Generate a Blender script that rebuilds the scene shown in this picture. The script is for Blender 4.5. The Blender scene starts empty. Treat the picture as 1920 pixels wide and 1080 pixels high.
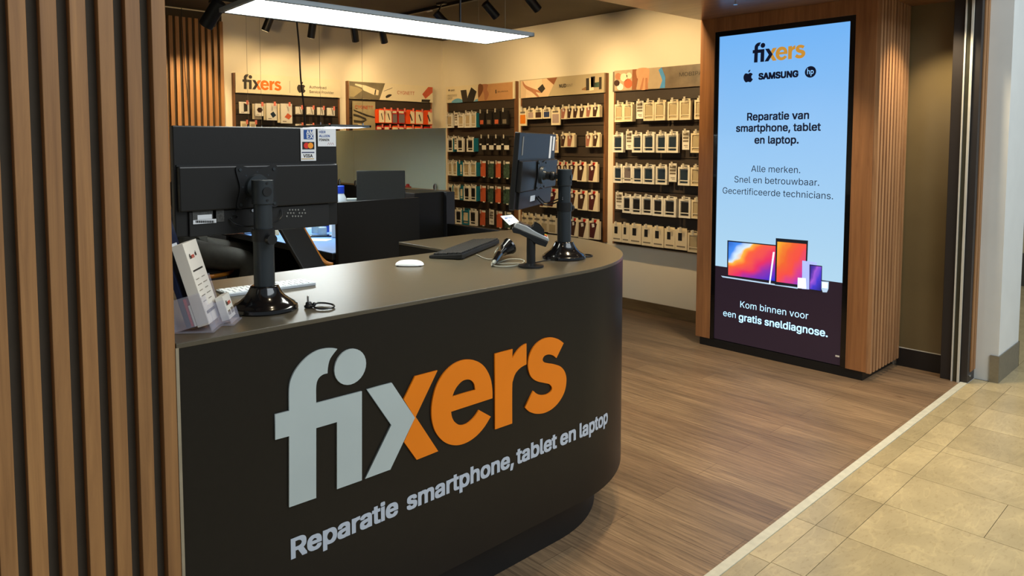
import bpy, bmesh, math, random, os
from mathutils import Vector, Matrix
from mathutils.geometry import interpolate_bezier, delaunay_2d_cdt
random.seed(7)
sc = bpy.context.scene
COL = sc.collection
PI = math.pi

# ------------------------------------------------------------------ camera
F_PX, CX, CY, EYE = 1351.6, 960.0, 360.0, 1.5
YAW, PITCH, ROLL = math.radians(46.453), math.radians(-3.70), math.radians(0.06)
FW = Vector((math.cos(YAW)*math.cos(PITCH), math.sin(YAW)*math.cos(PITCH), math.sin(PITCH)))
RT0 = Vector((math.sin(YAW), -math.cos(YAW), 0))
UP0 = RT0.cross(FW)
RT = RT0*math.cos(ROLL)+UP0*math.sin(ROLL)
UP = UP0*math.cos(ROLL)-RT0*math.sin(ROLL)
EYEP = Vector((0, 0, EYE))
cam = bpy.data.cameras.new('camera')
cam_o = bpy.data.objects.new('camera', cam)
COL.objects.link(cam_o)
cam_o.matrix_world = Matrix.Translation(EYEP) @ Matrix((RT, UP, -FW)).transposed().to_4x4()
cam.sensor_fit = 'HORIZONTAL'
cam.sensor_width = 36.0
cam.lens = F_PX/1920*36.0
cam.shift_y = -(540.0-CY)/1920.0
cam.clip_start = 0.02
sc.camera = cam_o

# ------------------------------------------------------------------ view, world, big lights
sc.view_settings.view_transform = 'Standard'
sc.view_settings.look = 'None'
sc.view_settings.gamma = 1.0
sc.view_settings.use_curve_mapping = False
sc.view_settings.exposure = 0.55
sc.cycles.use_denoising = True
sc.cycles.max_bounces = 8
sc.cycles.sample_clamp_indirect = 6.0
sc.cycles.caustics_reflective = False
sc.cycles.caustics_refractive = False
w = bpy.data.worlds.new('mall_daylight'); sc.world = w; w.use_nodes = True
w.node_tree.nodes['Background'].inputs[0].default_value = (0.80, 0.90, 1.0, 1)
w.node_tree.nodes['Background'].inputs[1].default_value = 0.22


def area(name, loc, target, sx, sy, power, col):
    l = bpy.data.lights.new(name, 'AREA'); l.shape = 'RECTANGLE'; l.size = sx; l.size_y = sy
    l.energy = power; l.color = col
    o = bpy.data.objects.new(name, l); COL.objects.link(o); o.location = loc
    o.rotation_euler = (Vector(target)-Vector(loc)).to_track_quat('-Z', 'Y').to_euler()
    return o


def spot(name, loc, target, power, deg, col, blend=0.5, r=0.03):
    l = bpy.data.lights.new(name, 'SPOT'); l.energy = power; l.color = col
    l.spot_size = math.radians(deg); l.spot_blend = blend; l.shadow_soft_size = r
    o = bpy.data.objects.new(name, l); COL.objects.link(o); o.location = loc
    o.rotation_euler = (Vector(target)-Vector(loc)).to_track_quat('-Z', 'Y').to_euler()
    return o


WARM = (1.0, 0.70, 0.34)
WARM2 = (1.0, 0.80, 0.52)
area('mall_skylight', (3.2, -2.6, 4.6), (3.6, 0.6, 0.0), 5.0, 3.0, 190, (0.86, 0.94, 1.0))
# downlights recessed in the wooden soffit above the entrance
for i, (x, y, p) in enumerate([(4.25, 2.15, 48), (3.1, 2.1, 40), (1.1, 1.42, 9), (3.4, 1.5, 24), (4.95, 1.42, 48), (2.42, 1.78, 40)]):
    spot('soffit_downlight', (x, y, 2.41), (x+0.02, y, 0), p, 95, WARM2, 0.7, 0.04)
# ------------------------------------------------------------------ pixel helpers (a pixel seen on a known plane)


def ray(px, py): return FW+RT*((px-CX)/F_PX)-UP*((py-CY)/F_PX)


def at(px, py, ax, val):
    d = ray(px, py)
    return EYEP+d*((val-EYEP[ax])/d[ax])


def pd(px, py, depth): return EYEP+ray(px, py)*depth


# ------------------------------------------------------------------ materials
MATS = {}


def lin(c):
    return tuple(((v/255)/12.92 if v/255 <= 0.04045 else (((v/255)+0.055)/1.055)**2.4) for v in c)


def mat(name, rgb=(128, 128, 128), rough=0.5, metal=0.0, vary=0.06, scale=18.0, bump=0.0, emit=None, strength=0.0,
        spec=0.5, trans=0.0, ior=1.45, alpha=1.0, coat=0.0, island=0.0):
    if name in MATS: return MATS[name]
    m = bpy.data.materials.new(name); m.use_nodes = True; MATS[name] = m
    nt = m.node_tree; N = nt.nodes; L = nt.links
    b = N['Principled BSDF']
    c = lin(rgb)
    tc = N.new('ShaderNodeTexCoord')
    nz = N.new('ShaderNodeTexNoise'); nz.inputs['Scale'].default_value = scale; nz.inputs['Detail'].default_value = 5
    L.new(tc.outputs['Object'], nz.inputs['Vector'])
    rp = N.new('ShaderNodeValToRGB')
    rp.color_ramp.elements[0].position = 0.3; rp.color_ramp.elements[1].position = 0.7
    rp.color_ramp.elements[0].color = (*[max(0, v*(1-vary)) for v in c], 1)
    rp.color_ramp.elements[1].color = (*[min(1, v*(1+vary)) for v in c], 1)
    L.new(nz.outputs['Fac'], rp.inputs['Fac'])
    src = rp.outputs['Color']
    if island:
        g = N.new('ShaderNodeNewGeometry'); hsv = N.new('ShaderNodeHueSaturation')
        mr = N.new('ShaderNodeMapRange'); mr.inputs['To Min'].default_value = 1-island; mr.inputs['To Max'].default_value = 1+island
        L.new(g.outputs['Random Per Island'], mr.inputs['Value']); L.new(mr.outputs['Result'], hsv.inputs['Value'])
        L.new(src, hsv.inputs['Color']); src = hsv.outputs['Color']
    L.new(src, b.inputs['Base Color'])
    b.inputs['Roughness'].default_value = rough; b.inputs['Metallic'].default_value = metal
    b.inputs['Specular IOR Level'].default_value = spec
    b.inputs['Transmission Weight'].default_value = trans; b.inputs['IOR'].default_value = ior
    b.inputs['Coat Weight'].default_value = coat
    b.inputs['Alpha'].default_value = alpha
    if emit is not None:
        b.inputs['Emission Color'].default_value = (*lin(emit), 1); b.inputs['Emission Strength'].default_value = strength
    if bump:
        bp = N.new('ShaderNodeBump'); bp.inputs['Strength'].default_value = bump; bp.inputs['Distance'].default_value = 0.002
        L.new(nz.outputs['Fac'], bp.inputs['Height']); L.new(bp.outputs['Normal'], b.inputs['Normal'])
    return m


def wood(name, dark, light, axis=2, rough=0.5, stretch=18.0, scale=2.2, island=0.0, fine=60, bump=0.05):
    """grain running along `axis`; each separate piece can differ a little"""
    if name in MATS: return MATS[name]
    m = bpy.data.materials.new(name); m.use_nodes = True; MATS[name] = m
    nt = m.node_tree; N = nt.nodes; L = nt.links; b = N['Principled BSDF']
    tc = N.new('ShaderNodeTexCoord'); mp = N.new('ShaderNodeMapping')
    s = [stretch]*3; s[axis] = 1.0
    mp.inputs['Scale'].default_value = s
    L.new(tc.outputs['Object'], mp.inputs['Vector'])
    vec = mp.outputs['Vector']
    g = N.new('ShaderNodeNewGeometry')
    add = N.new('ShaderNodeVectorMath'); add.operation = 'ADD'
    cmb = N.new('ShaderNodeCombineXYZ')
    mu = N.new('ShaderNodeMath'); mu.operation = 'MULTIPLY'; mu.inputs[1].default_value = 37.0
    L.new(g.outputs['Random Per Island'], mu.inputs[0])
    for i in range(3): L.new(mu.outputs[0], cmb.inputs[i])
    L.new(vec, add.inputs[0]); L.new(cmb.outputs[0], add.inputs[1])
    nz = N.new('ShaderNodeTexNoise'); nz.inputs['Scale'].default_value = scale; nz.inputs['Detail'].default_value = 8
    nz.inputs['Distortion'].default_value = 0.6; nz.inputs['Roughness'].default_value = 0.65
    L.new(add.outputs[0], nz.inputs['Vector'])
    rp = N.new('ShaderNodeValToRGB')
    rp.color_ramp.elements[0].position = 0.32; rp.color_ramp.elements[1].position = 0.68
    rp.color_ramp.elements[0].color = (*lin(dark), 1); rp.color_ramp.elements[1].color = (*lin(light), 1)
    L.new(nz.outputs['Fac'], rp.inputs['Fac'])
    hsv = N.new('ShaderNodeHueSaturation'); mr = N.new('ShaderNodeMapRange')
    mr.inputs['To Min'].default_value = 1-island; mr.inputs['To Max'].default_value = 1+island
    L.new(g.outputs['Random Per Island'], mr.inputs['Value']); L.new(mr.outputs['Result'], hsv.inputs['Value'])
    L.new(rp.outputs['Color'], hsv.inputs['Color']); L.new(hsv.outputs['Color'], b.inputs['Base Color'])
    b.inputs['Roughness'].default_value = rough
    bp = N.new('ShaderNodeBump'); bp.inputs['Strength'].default_value = bump*4; bp.inputs['Distance'].default_value = 0.001
    L.new(nz.outputs['Fac'], bp.inputs['Height']); L.new(bp.outputs['Normal'], b.inputs['Normal'])
    return m


def plank_floor():
    m = bpy.data.materials.new('vinyl_oak_planks'); m.use_nodes = True
    nt = m.node_tree; N = nt.nodes; L = nt.links; b = N['Principled BSDF']
    tc = N.new('ShaderNodeTexCoord'); sp = N.new('ShaderNodeSeparateXYZ'); cb = N.new('ShaderNodeCombineXYZ')
    L.new(tc.outputs['Object'], sp.inputs[0]); L.new(sp.outputs['Y'], cb.inputs['X']); L.new(sp.outputs['X'], cb.inputs['Y'])
    br = N.new('ShaderNodeTexBrick'); br.offset = 0.37; br.offset_frequency = 2
    br.inputs['Scale'].default_value = 1.0; br.inputs['Brick Width'].default_value = 1.15; br.inputs['Row Height'].default_value = 0.172
    br.inputs['Mortar Size'].default_value = 0.0012; br.inputs['Mortar Smooth'].default_value = 0.3
    br.inputs['Color1'].default_value = (*lin((128, 105, 82)), 1); br.inputs['Color2'].default_value = (*lin((142, 119, 93)), 1)
    br.inputs['Mortar'].default_value = (*lin((96, 76, 58)), 1)
    L.new(cb.outputs[0], br.inputs['Vector'])
    mp = N.new('ShaderNodeMapping'); mp.inputs['Scale'].default_value = (34, 1.3, 1)
    L.new(tc.outputs['Object'], mp.inputs['Vector'])
    nz = N.new('ShaderNodeTexNoise'); nz.inputs['Scale'].default_value = 2.0; nz.inputs['Detail'].default_value = 10
    nz.inputs['Roughness'].default_value = 0.72; nz.inputs['Distortion'].default_value = 0.9
    L.new(mp.outputs['Vector'], nz.inputs['Vector'])
    rp = N.new('ShaderNodeValToRGB'); e = rp.color_ramp.elements
    e[0].position = 0.33; e[0].color = (0.40, 0.36, 0.33, 1); e[1].position = 0.60; e[1].color = (1.2, 1.15, 1.05, 1)
    L.new(nz.outputs['Fac'], rp.inputs['Fac'])
    mx = N.new('ShaderNodeMix'); mx.data_type = 'RGBA'; mx.blend_type = 'MULTIPLY'; mx.inputs['Factor'].default_value = 0.85
    L.new(br.outputs['Color'], mx.inputs[6]); L.new(rp.outputs['Color'], mx.inputs[7])
    n3 = N.new('ShaderNodeTexNoise'); n3.inputs['Scale'].default_value = 1.0; n3.inputs['Detail'].default_value = 4
    mp3 = N.new('ShaderNodeMapping'); mp3.inputs['Scale'].default_value = (5.0, 1.1, 1)
    L.new(tc.outputs['Object'], mp3.inputs['Vector']); L.new(mp3.outputs['Vector'], n3.inputs['Vector'])
    r3 = N.new('ShaderNodeValToRGB'); e = r3.color_ramp.elements
    e[0].position = 0.36; e[0].color = (0.72, 0.70, 0.68, 1); e[1].position = 0.66; e[1].color = (1.18, 1.15, 1.08, 1)
    L.new(n3.outputs['Fac'], r3.inputs['Fac'])
    m3 = N.new('ShaderNodeMix'); m3.data_type = 'RGBA'; m3.blend_type = 'MULTIPLY'; m3.inputs['Factor'].default_value = 0.85
    L.new(mx.outputs[2], m3.inputs[6]); L.new(r3.outputs['Color'], m3.inputs[7])
    vo = N.new('ShaderNodeTexVoronoi'); vo.inputs['Scale'].default_value = 1.0; vo.inputs['Randomness'].default_value = 1.0   # knots
    mp4 = N.new('ShaderNodeMapping'); mp4.inputs['Scale'].default_value = (3.6, 1.5, 1)
    L.new(tc.outputs['Object'], mp4.inputs['Vector']); L.new(mp4.outputs['Vector'], vo.inputs['Vector'])
    r4 = N.new('ShaderNodeValToRGB'); e = r4.color_ramp.elements
    e[0].position = 0.015; e[0].color = (0.42, 0.36, 0.30, 1); e[1].position = 0.07; e[1].color = (1, 1, 1, 1)
    L.new(vo.outputs['Distance'], r4.inputs['Fac'])
    m4 = N.new('ShaderNodeMix'); m4.data_type = 'RGBA'; m4.blend_type = 'MULTIPLY'; m4.inputs['Factor'].default_value = 0.8
    L.new(m3.outputs[2], m4.inputs[6]); L.new(r4.outputs['Color'], m4.inputs[7])
    L.new(m4.outputs[2], b.inputs['Base Color'])
    b.inputs['Roughness'].default_value = 0.40
    bp = N.new('ShaderNodeBump'); bp.inputs['Strength'].default_value = 0.18; bp.inputs['Distance'].default_value = 0.001
    L.new(nz.outputs['Fac'], bp.inputs['Height']); L.new(bp.outputs['Normal'], b.inputs['Normal'])
    return m


def screen_mat():
    """backlit poster: pale blue picture, deeper at its head; the fade is partly reflection put into the glow"""
    m = bpy.data.materials.new('backlit_picture_sheen'); m.use_nodes = True
    nt = m.node_tree; N = nt.nodes; L = nt.links; b = N['Principled BSDF']
    tc = N.new('ShaderNodeTexCoord'); sp = N.new('ShaderNodeSeparateXYZ'); L.new(tc.outputs['Generated'], sp.inputs[0])
    rp = N.new('ShaderNodeValToRGB'); e = rp.color_ramp.elements
    e[0].position = 0.0; e[0].color = (*lin((168, 204, 226)), 1); e[1].position = 1.0; e[1].color = (*lin((108, 170, 232)), 1)
    L.new(sp.outputs['Z'], rp.inputs['Fac'])
    L.new(rp.outputs['Color'], b.inputs['Emission Color']); b.inputs['Emission Strength'].default_value = 0.78
    b.inputs['Base Color'].default_value = (0.02, 0.02, 0.03, 1); b.inputs['Roughness'].default_value = 0.22
    return m


BLACKLAM = mat('dark_laminate', (27, 24, 20), 0.38, vary=0.05, scale=60, spec=0.3)
TOPLAM = mat('worktop_laminate', (80, 73, 59), 0.31, vary=0.06, scale=90, spec=0.7)
EDGE = mat('worn_edge_band', (150, 138, 116), 0.4, vary=0.1)
BLACK = mat('black_plastic', (22, 23, 24), 0.38, vary=0.08)
BLACKG = mat('gloss_black_plastic', (14, 14, 15), 0.14, vary=0.05, coat=0.3)
DARKMETAL = mat('dark_grey_metal', (52, 58, 62), 0.36, metal=0.35, vary=0.05)
MONBACK = mat('monitor_shell', (22, 21, 19), 0.36, vary=0.06, scale=40)
MONLOW = mat('monitor_shell_recess', (27, 27, 27), 0.4, vary=0.06)
STEEL = mat('brushed_steel', (150, 148, 140), 0.33, metal=0.9, vary=0.08, scale=40)
ALU = mat('anodised_aluminium', (214, 210, 196), 0.45, metal=0.15, vary=0.05)
CHROME = mat('chrome', (205, 205, 205), 0.12, metal=1.0, vary=0.02)
WHITEP = mat('white_plastic', (224, 228, 230), 0.35, vary=0.02)
WALL = mat('cream_wall_paint', (226, 216, 194), 0.75, vary=0.015, scale=3)
MALLWHITE = mat('white_mall_plaster', (214, 217, 214), 0.7, vary=0.03, scale=5, bump=0.1)
CEILD = mat('dark_painted_ceiling', (72, 62, 48), 0.7, vary=0.08, scale=4)
SLATBACK = mat('slat_backing', (76, 68, 57), 0.8, vary=0.06, scale=25)
SLATW = wood('slat_timber', (128, 88, 50), (164, 118, 70), 2, 0.55, 26, 1.6, island=0.10)
SLATW2 = wood('column_slat_timber', (138, 98, 64), (178, 134, 92), 2, 0.5, 26, 1.6, island=0.08)
VENEER = wood('walnut_veneer', (134, 88, 52), (172, 118, 72), 2, 0.42, 20, 1.4)
SOFFITW = wood('soffit_veneer', (118, 80, 52), (152, 110, 76), 1, 0.28, 14, 1.2)
SLATWALL = mat('slatwall_board', (56, 46, 37), 0.55, vary=0.06, scale=30)
WOODEDGE = wood('rack_side_veneer', (104, 66, 36), (136, 90, 52), 2, 0.5, 20, 2)
LEDP = mat('led_diffuser', (240, 240, 240), 0.5, emit=(250, 253, 240), strength=13.0)
LEDFRAME = mat('led_frame', (150, 158, 162), 0.4, metal=0.4, vary=0.03)
CLEAR = mat('clear_acrylic', (214, 212, 228), 0.06, alpha=0.2, vary=0.0)
CLEARTAG = mat('clear_tag_plastic', (225, 218, 200), 0.25, trans=0.35, ior=1.2, vary=0.0)
WHITE = mat('white_card', (226, 222, 210), 0.6, vary=0.02)
CREAM = mat('cream_card', (222, 208, 176), 0.6, vary=0.03)
BEIGE = mat('clear_case_beige', (178, 162, 128), 0.35, vary=0.12, scale=60)
NAVYC = mat('navy_case', (30, 46, 62), 0.45, vary=0.1)
GREYC = mat('mauve_grey_case', (112, 102, 104), 0.45, vary=0.1)
BLACKC = mat('black_case', (27, 25, 24), 0.45, vary=0.1)
MAROON = mat('maroon_case', (74, 30, 28), 0.5, vary=0.1)
BROWNC = mat('dark_brown_case', (62, 38, 26), 0.5, vary=0.1)
TEAL = mat('teal_card', (28, 116, 138), 0.5, vary=0.08)
ORANGEC = mat('coral_case', (204, 98, 62), 0.45, vary=0.06)
GREENPAT = mat('green_leaf_case', (66, 88, 74), 0.45, vary=0.75, scale=11)
ORANGEB = mat('orange_card', (226, 78, 26), 0.5, vary=0.05)
REDTAG = mat('red_tag', (188, 32, 26), 0.4, vary=0.05)
PINKTAG = mat('pink_tag', (220, 120, 104), 0.4, vary=0.05)
GREYTXT = mat('grey_print', (118, 108, 92), 0.6, vary=0.1)
DARKTXT = mat('dark_print', (50, 44, 36), 0.6, vary=0.05)
WHITEINK = mat('white_print', (222, 226, 230), 0.5, vary=0.02)
BLUEINK = mat('blue_print', (22, 74, 150), 0.5, vary=0.03)
ORANGEINK = mat('orange_print', (226, 112, 22), 0.5, vary=0.03)
LOGOW = mat('pale_acrylic_letter', (176, 188, 188), 0.30, vary=0.03, scale=6)
LOGOO = mat('orange_acrylic_letter', (230, 124, 14), 0.32, vary=0.03, scale=6)
SLOGAN = mat('pale_vinyl_lettering', (182, 192, 206), 0.35, vary=0.02)

# ------------------------------------------------------------------ mesh helpers


class MB:
    def __init__(s): s.bm = bmesh.new()

    def face(s, pts):
        try: s.bm.faces.new([s.bm.verts.new(Vector(p)) for p in pts])
        except Exception: pass
        return s

    def hexa(s, P):
        v = [s.bm.verts.new(Vector(p)) for p in P]
        for f in ((0, 3, 2, 1), (4, 5, 6, 7), (0, 1, 5, 4), (1, 2, 6, 5), (2, 3, 7, 6), (3, 0, 4, 7)):
            s.bm.faces.new([v[i] for i in f])
        return s

    def box(s, x0, x1, y0, y1, z0, z1):
        return s.hexa([(x0, y0, z0), (x1, y0, z0), (x1, y1, z0), (x0, y1, z0), (x0, y0, z1), (x1, y0, z1), (x1, y1, z1), (x0, y1, z1)])

    def obox(s, c, ax, ay, az, hx, hy, hz):
        c = Vector(c); P = []
        for k in (-1, 1):
            for i, j in ((-1, -1), (1, -1), (1, 1), (-1, 1)):
                P.append(c+ax*(hx*i)+ay*(hy*j)+az*(hz*k))
        return s.hexa(P)

    def prism(s, pts, O, ux, uy, un, t0, t1):
        O = Vector(O); n = len(pts)
        a = [s.bm.verts.new(O+ux*p[0]+uy*p[1]+un*t0) for p in pts]
        b = [s.bm.verts.new(O+ux*p[0]+uy*p[1]+un*t1) for p in pts]
        s.bm.faces.new(a[::-1]); s.bm.faces.new(b)
        for i in range(n): s.bm.faces.new((a[i], a[(i+1) % n], b[(i+1) % n], b[i]))
        return s

    def cyl(s, p0, p1, r0, r1=None, n=20, cap=True):
        r1 = r0 if r1 is None else r1
        p0 = Vector(p0); p1 = Vector(p1); d = (p1-p0).normalized()
        u = d.orthogonal().normalized(); v = d.cross(u)
        a = []; b = []
        for i in range(n):
            t = 2*PI*i/n; o = u*math.cos(t)+v*math.sin(t)
            a.append(s.bm.verts.new(p0+o*r0)); b.append(s.bm.verts.new(p1+o*r1))
        for i in range(n): s.bm.faces.new((a[i], a[(i+1) % n], b[(i+1) % n], b[i]))
        if cap: s.bm.faces.new(a[::-1]); s.bm.faces.new(b)
        return s

    def lathe(s, prof, c=(0, 0, 0), n=36, cap=True):
        c = Vector(c); rings = []
        for r, z in prof:
            rings.append([s.bm.verts.new(c+Vector((r*math.cos(2*PI*i/n), r*math.sin(2*PI*i/n), z))) for i in range(n)])
        for A, B in zip(rings, rings[1:]):
            for i in range(n): s.bm.faces.new((A[i], A[(i+1) % n], B[(i+1) % n], B[i]))
        if cap: s.bm.faces.new(rings[0][::-1]); s.bm.faces.new(rings[-1])
        return s

    def tube(s, pts, r, n=8, closed=False):
        pts = [Vector(p) for p in pts]; rings = []; m = len(pts); u = None
        for i, p in enumerate(pts):
            a = pts[(i-1) % m] if (i > 0 or closed) else p
            b = pts[(i+1) % m] if (i < m-1 or closed) else p
            d = (b-a)
            d = d.normalized() if d.length > 1e-9 else Vector((0, 0, 1))
            if u is None: u = d.orthogonal().normalized()
            u = (u-d*u.dot(d)); u = u.normalized() if u.length > 1e-6 else d.orthogonal().normalized()
            v = d.cross(u)
            rings.append([s.bm.verts.new(p+(u*math.cos(2*PI*k/n)+v*math.sin(2*PI*k/n))*r) for k in range(n)])
        prs = list(zip(rings, rings[1:]))
        if closed: prs.append((rings[-1], rings[0]))
        for A, B in prs:
            for k in range(n): s.bm.faces.new((A[k], A[(k+1) % n], B[(k+1) % n], B[k]))
        if not closed: s.bm.faces.new(rings[0][::-1]); s.bm.faces.new(rings[-1])
        return s

    def sphere(s, c, rx, ry=None, rz=None, n=16):
        ry = ry or rx; rz = rz or rx
        r = bmesh.ops.create_uvsphere(s.bm, u_segments=n, v_segments=max(6, n//2), radius=1.0)
        for v in r['verts']: v.co = Vector((v.co.x*rx, v.co.y*ry, v.co.z*rz))+Vector(c)
        return s


def smooth_path(pts, k=6):
    P = [Vector(p) for p in pts]; out = []
    for i in range(len(P)-1):
        p0 = P[max(i-1, 0)]; p1 = P[i]; p2 = P[i+1]; p3 = P[min(i+2, len(P)-1)]
        for j in range(k):
            t = j/k
            out.append(0.5*((2*p1)+(p2-p0)*t+(2*p0-5*p1+4*p2-p3)*t*t+(3*p1-p0-3*p2+p3)*t**3))
    out.append(P[-1]); return out


def tag(o, label=None, cat=None, group=None, kind=None):
    if label: o['label'] = label
    if cat: o['category'] = cat
    if group: o['group'] = group
    if kind: o['kind'] = kind
    return o


def wloc(o):
    v = Vector(o.location)
    while o.parent: o = o.parent; v += o.location
    return v


def finish(name, me, m, parent=None, smooth=False, bevel=0.0, seg=2, origin=None):
    """me holds world coordinates; it is moved into the frame of its parent, or of its own base"""
    ms = m if isinstance(m, (list, tuple)) else [m]
    me.name = name
    for q in ms: me.materials.append(q)
    o = bpy.data.objects.new(name, me)
    COL.objects.link(o)
    if parent is not None:
        off = wloc(parent); o.parent = parent
    else:
        if origin is None:
            xs = [v.co for v in me.vertices]
            off = Vector(((min(p.x for p in xs)+max(p.x for p in xs))/2, (min(p.y for p in xs)+max(p.y for p in xs))/2, min(p.z for p in xs)))
        else: off = Vector(origin)
        o.location = off
    me.transform(Matrix.Translation(-off))
    if smooth:
        for p in me.polygons: p.use_smooth = True
        try: me.set_sharp_from_angle(angle=math.radians(40))
        except Exception: pass
    if bevel:
        b = o.modifiers.new('bevel', 'BEVEL'); b.width = bevel; b.segments = seg; b.limit_method = 'ANGLE'; b.angle_limit = math.radians(40)
    return o


def obj(name, mb, m, parent=None, smooth=False, bevel=0.0, origin=None, normals=True):
    if normals: bmesh.ops.recalc_face_normals(mb.bm, faces=mb.bm.faces[:])
    me = bpy.data.meshes.new(name); mb.bm.to_mesh(me); mb.bm.free()
    return finish(name, me, m, parent, smooth, bevel, origin=origin)


def empty(name, loc, label=None, cat=None, group=None):
    o = bpy.data.objects.new(name, None); COL.objects.link(o); o.location = loc; o.empty_display_size = 0.05
    return tag(o, label, cat, group)


def struct(name, mb, m, bevel=0.0):
    return tag(obj(name, mb, m, bevel=bevel), kind='structure')


def copy_tree(o, parent=None):
    c = o.copy(); COL.objects.link(c)
    if parent is not None: c.parent = parent
    for ch in list(o.children): copy_tree(ch, c)
    return c


XA, YA, ZA = Vector((1, 0, 0)), Vector((0, 1, 0)), Vector((0, 0, 1))
# frames for lettering: (right, up, out of the surface)
F_FRONT = (XA, ZA, -YA)          # surfaces facing the mall
F_SIDE = (-YA, ZA, -XA)          # surfaces facing the counter (right-hand walls)
FONT_SANS = None
try: FONT_SANS = bpy.data.fonts.load(os.path.join(bpy.utils.system_resource('DATAFILES'), 'fonts', 'Inter.woff2'))
except Exception: FONT_SANS = None


def curve_mesh(cu):
    o = bpy.data.objects.new('tmp', cu); COL.objects.link(o)
    bpy.context.view_layer.update()
    me = bpy.data.meshes.new_from_object(o.evaluated_get(bpy.context.evaluated_depsgraph_get()))
    bpy.data.objects.remove(o); bpy.data.curves.remove(cu)
    me.materials.clear()
    return me


def outlines(cu):
    """letters filled stroke by stroke, so that overlapping strokes of one glyph stay solid"""
    o = bpy.data.objects.new('tmp', cu); COL.objects.link(o); bpy.context.view_layer.update()
    c2 = o.to_curve(bpy.context.evaluated_depsgraph_get())
    loops = []
    for sp_ in c2.splines:
        pts = []
        if sp_.type == 'BEZIER':
            B = sp_.bezier_points
            for i in range(len(B)):
                p, q = B[i], B[(i+1) % len(B)]
                pts += [Vector((v.x, v.y, 0)) for v in interpolate_bezier(p.co, p.handle_right, q.handle_left, q.co, 6)[:-1]]
        else: pts = [Vector((p.co.x, p.co.y, 0)) for p in sp_.points]
        if len(pts) > 2: loops.append(pts)
    o.to_curve_clear(); bpy.data.objects.remove(o); bpy.data.curves.remove(cu)

    bx = [(min(p.x for p in l), max(p.x for p in l)) for l in loops]
    grp = []                                    # loops of one letter
    for i in sorted(range(len(loops)), key=lambda i: bx[i][0]):
        if grp and bx[i][0] < grp[-1][1]: grp[-1][0].append(loops[i]); grp[-1][1] = max(grp[-1][1], bx[i][1])
        else: grp.append([[loops[i]], bx[i][1]])
    V = []; Fs = []
    for ls, _ in grp:
        pv = []; pe = []
        for l in ls:
            k = len(pv); pv += [Vector((p.x, p.y)) for p in l]; pe += [(k+i, k+(i+1) % len(l)) for i in range(len(l))]
        r = delaunay_2d_cdt(pv, pe, [], 0, 1e-6)
        cv, cf = r[0], r[2]
        b0 = len(V); V += [(v.x, v.y, 0.0) for v in cv]
        for f in cf:
            cx_ = sum(cv[i].x for i in f)/len(f); cy_ = sum(cv[i].y for i in f)/len(f); wn = 0
            for l in ls:
                for a, b in zip(l, l[1:]+l[:1]):
                    if (a.y > cy_) != (b.y > cy_) and cx_ < (b.x-a.x)*(cy_-a.y)/(b.y-a.y)+a.x: wn += 1 if b.y > a.y else -1
            if wn: Fs.append(tuple(i+b0 for i in f))
    return V, Fs


def glyphs(body, sans=False, bold=0.0):
    cu = bpy.data.curves.new('t', 'FONT'); cu.body = body; cu.size = 1.0
    if sans and FONT_SANS: cu.font = FONT_SANS
    elif bold: cu.offset = bold*0.9
    if sans and FONT_SANS: V, Fs = outlines(cu)
    else:
        me = curve_mesh(cu)
        V = [tuple(v.co) for v in me.vertices]; Fs = [tuple(p.vertices) for p in me.polygons]
        bpy.data.meshes.remove(me)
    if sans and FONT_SANS and bold:
        V2 = []; F2 = []
        for k in range(9):
            dx, dy = ((k % 3)-1)*bold, ((k//3)-1)*bold*0.8
            b0 = len(V2)
            V2 += [(x+dx, y+dy, z+k*2e-5) for x, y, z in V]
            F2 += [tuple(i+b0 for i in f) for f in Fs]
        V, Fs = V2, F2
    return V, Fs


def text(name, body, m, parent, O, fr, width=None, size=0.05, bold=0.0, sans=False, lift=0.001, align='L', hs=None, bend=None, label=None):
    V, Fs = glyphs(body, sans, bold)
    x0 = min(v[0] for v in V); x1 = max(v[0] for v in V)
    s = width/(x1-x0) if width else size
    h = hs if hs else s
    if align == 'C': xo = (x0+x1)/2
    elif align == 'R': xo = x1
    else: xo = x0
    ux, uy, un = fr; O = Vector(O); me = bpy.data.meshes.new(name)
    if bend: P = [bend(O.x+(v[0]-xo)*s, O.z+v[1]*h, lift+v[2]) for v in V]
    else: P = [O+ux*((v[0]-xo)*s)+uy*(v[1]*h)+un*(lift+v[2]*s) for v in V]
    me.from_pydata(P, [], Fs); me.update()
    o = finish(name, me, m, parent)
    if label: o['label'] = label
    return o


def shape(name, loops, m, parent, O, fr, s=1.0, t=0.0006, lift=0.0008, label=None, hy=None):
    """flat cut shape (outer loops and holes) of thickness t on a surface"""
    cu = bpy.data.curves.new('s', 'CURVE'); cu.dimensions = '2D'; cu.fill_mode = 'BOTH'; cu.extrude = 0.5
    for lp in loops:
        sp = cu.splines.new('POLY'); sp.points.add(len(lp)-1); sp.use_cyclic_u = True
        for p, q in zip(sp.points, lp): p.co = (q[0], q[1], 0, 1)
    me = curve_mesh(cu)
    ux, uy, un = fr; O = Vector(O); hy = hy or s
    for v in me.vertices: v.co = O+ux*(v.co.x*s)+uy*(v.co.y*hy)+un*(lift+t*(v.co.z+0.5))
    o = finish(name, me, m, parent)
    if label: o['label'] = label
    return o


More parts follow.
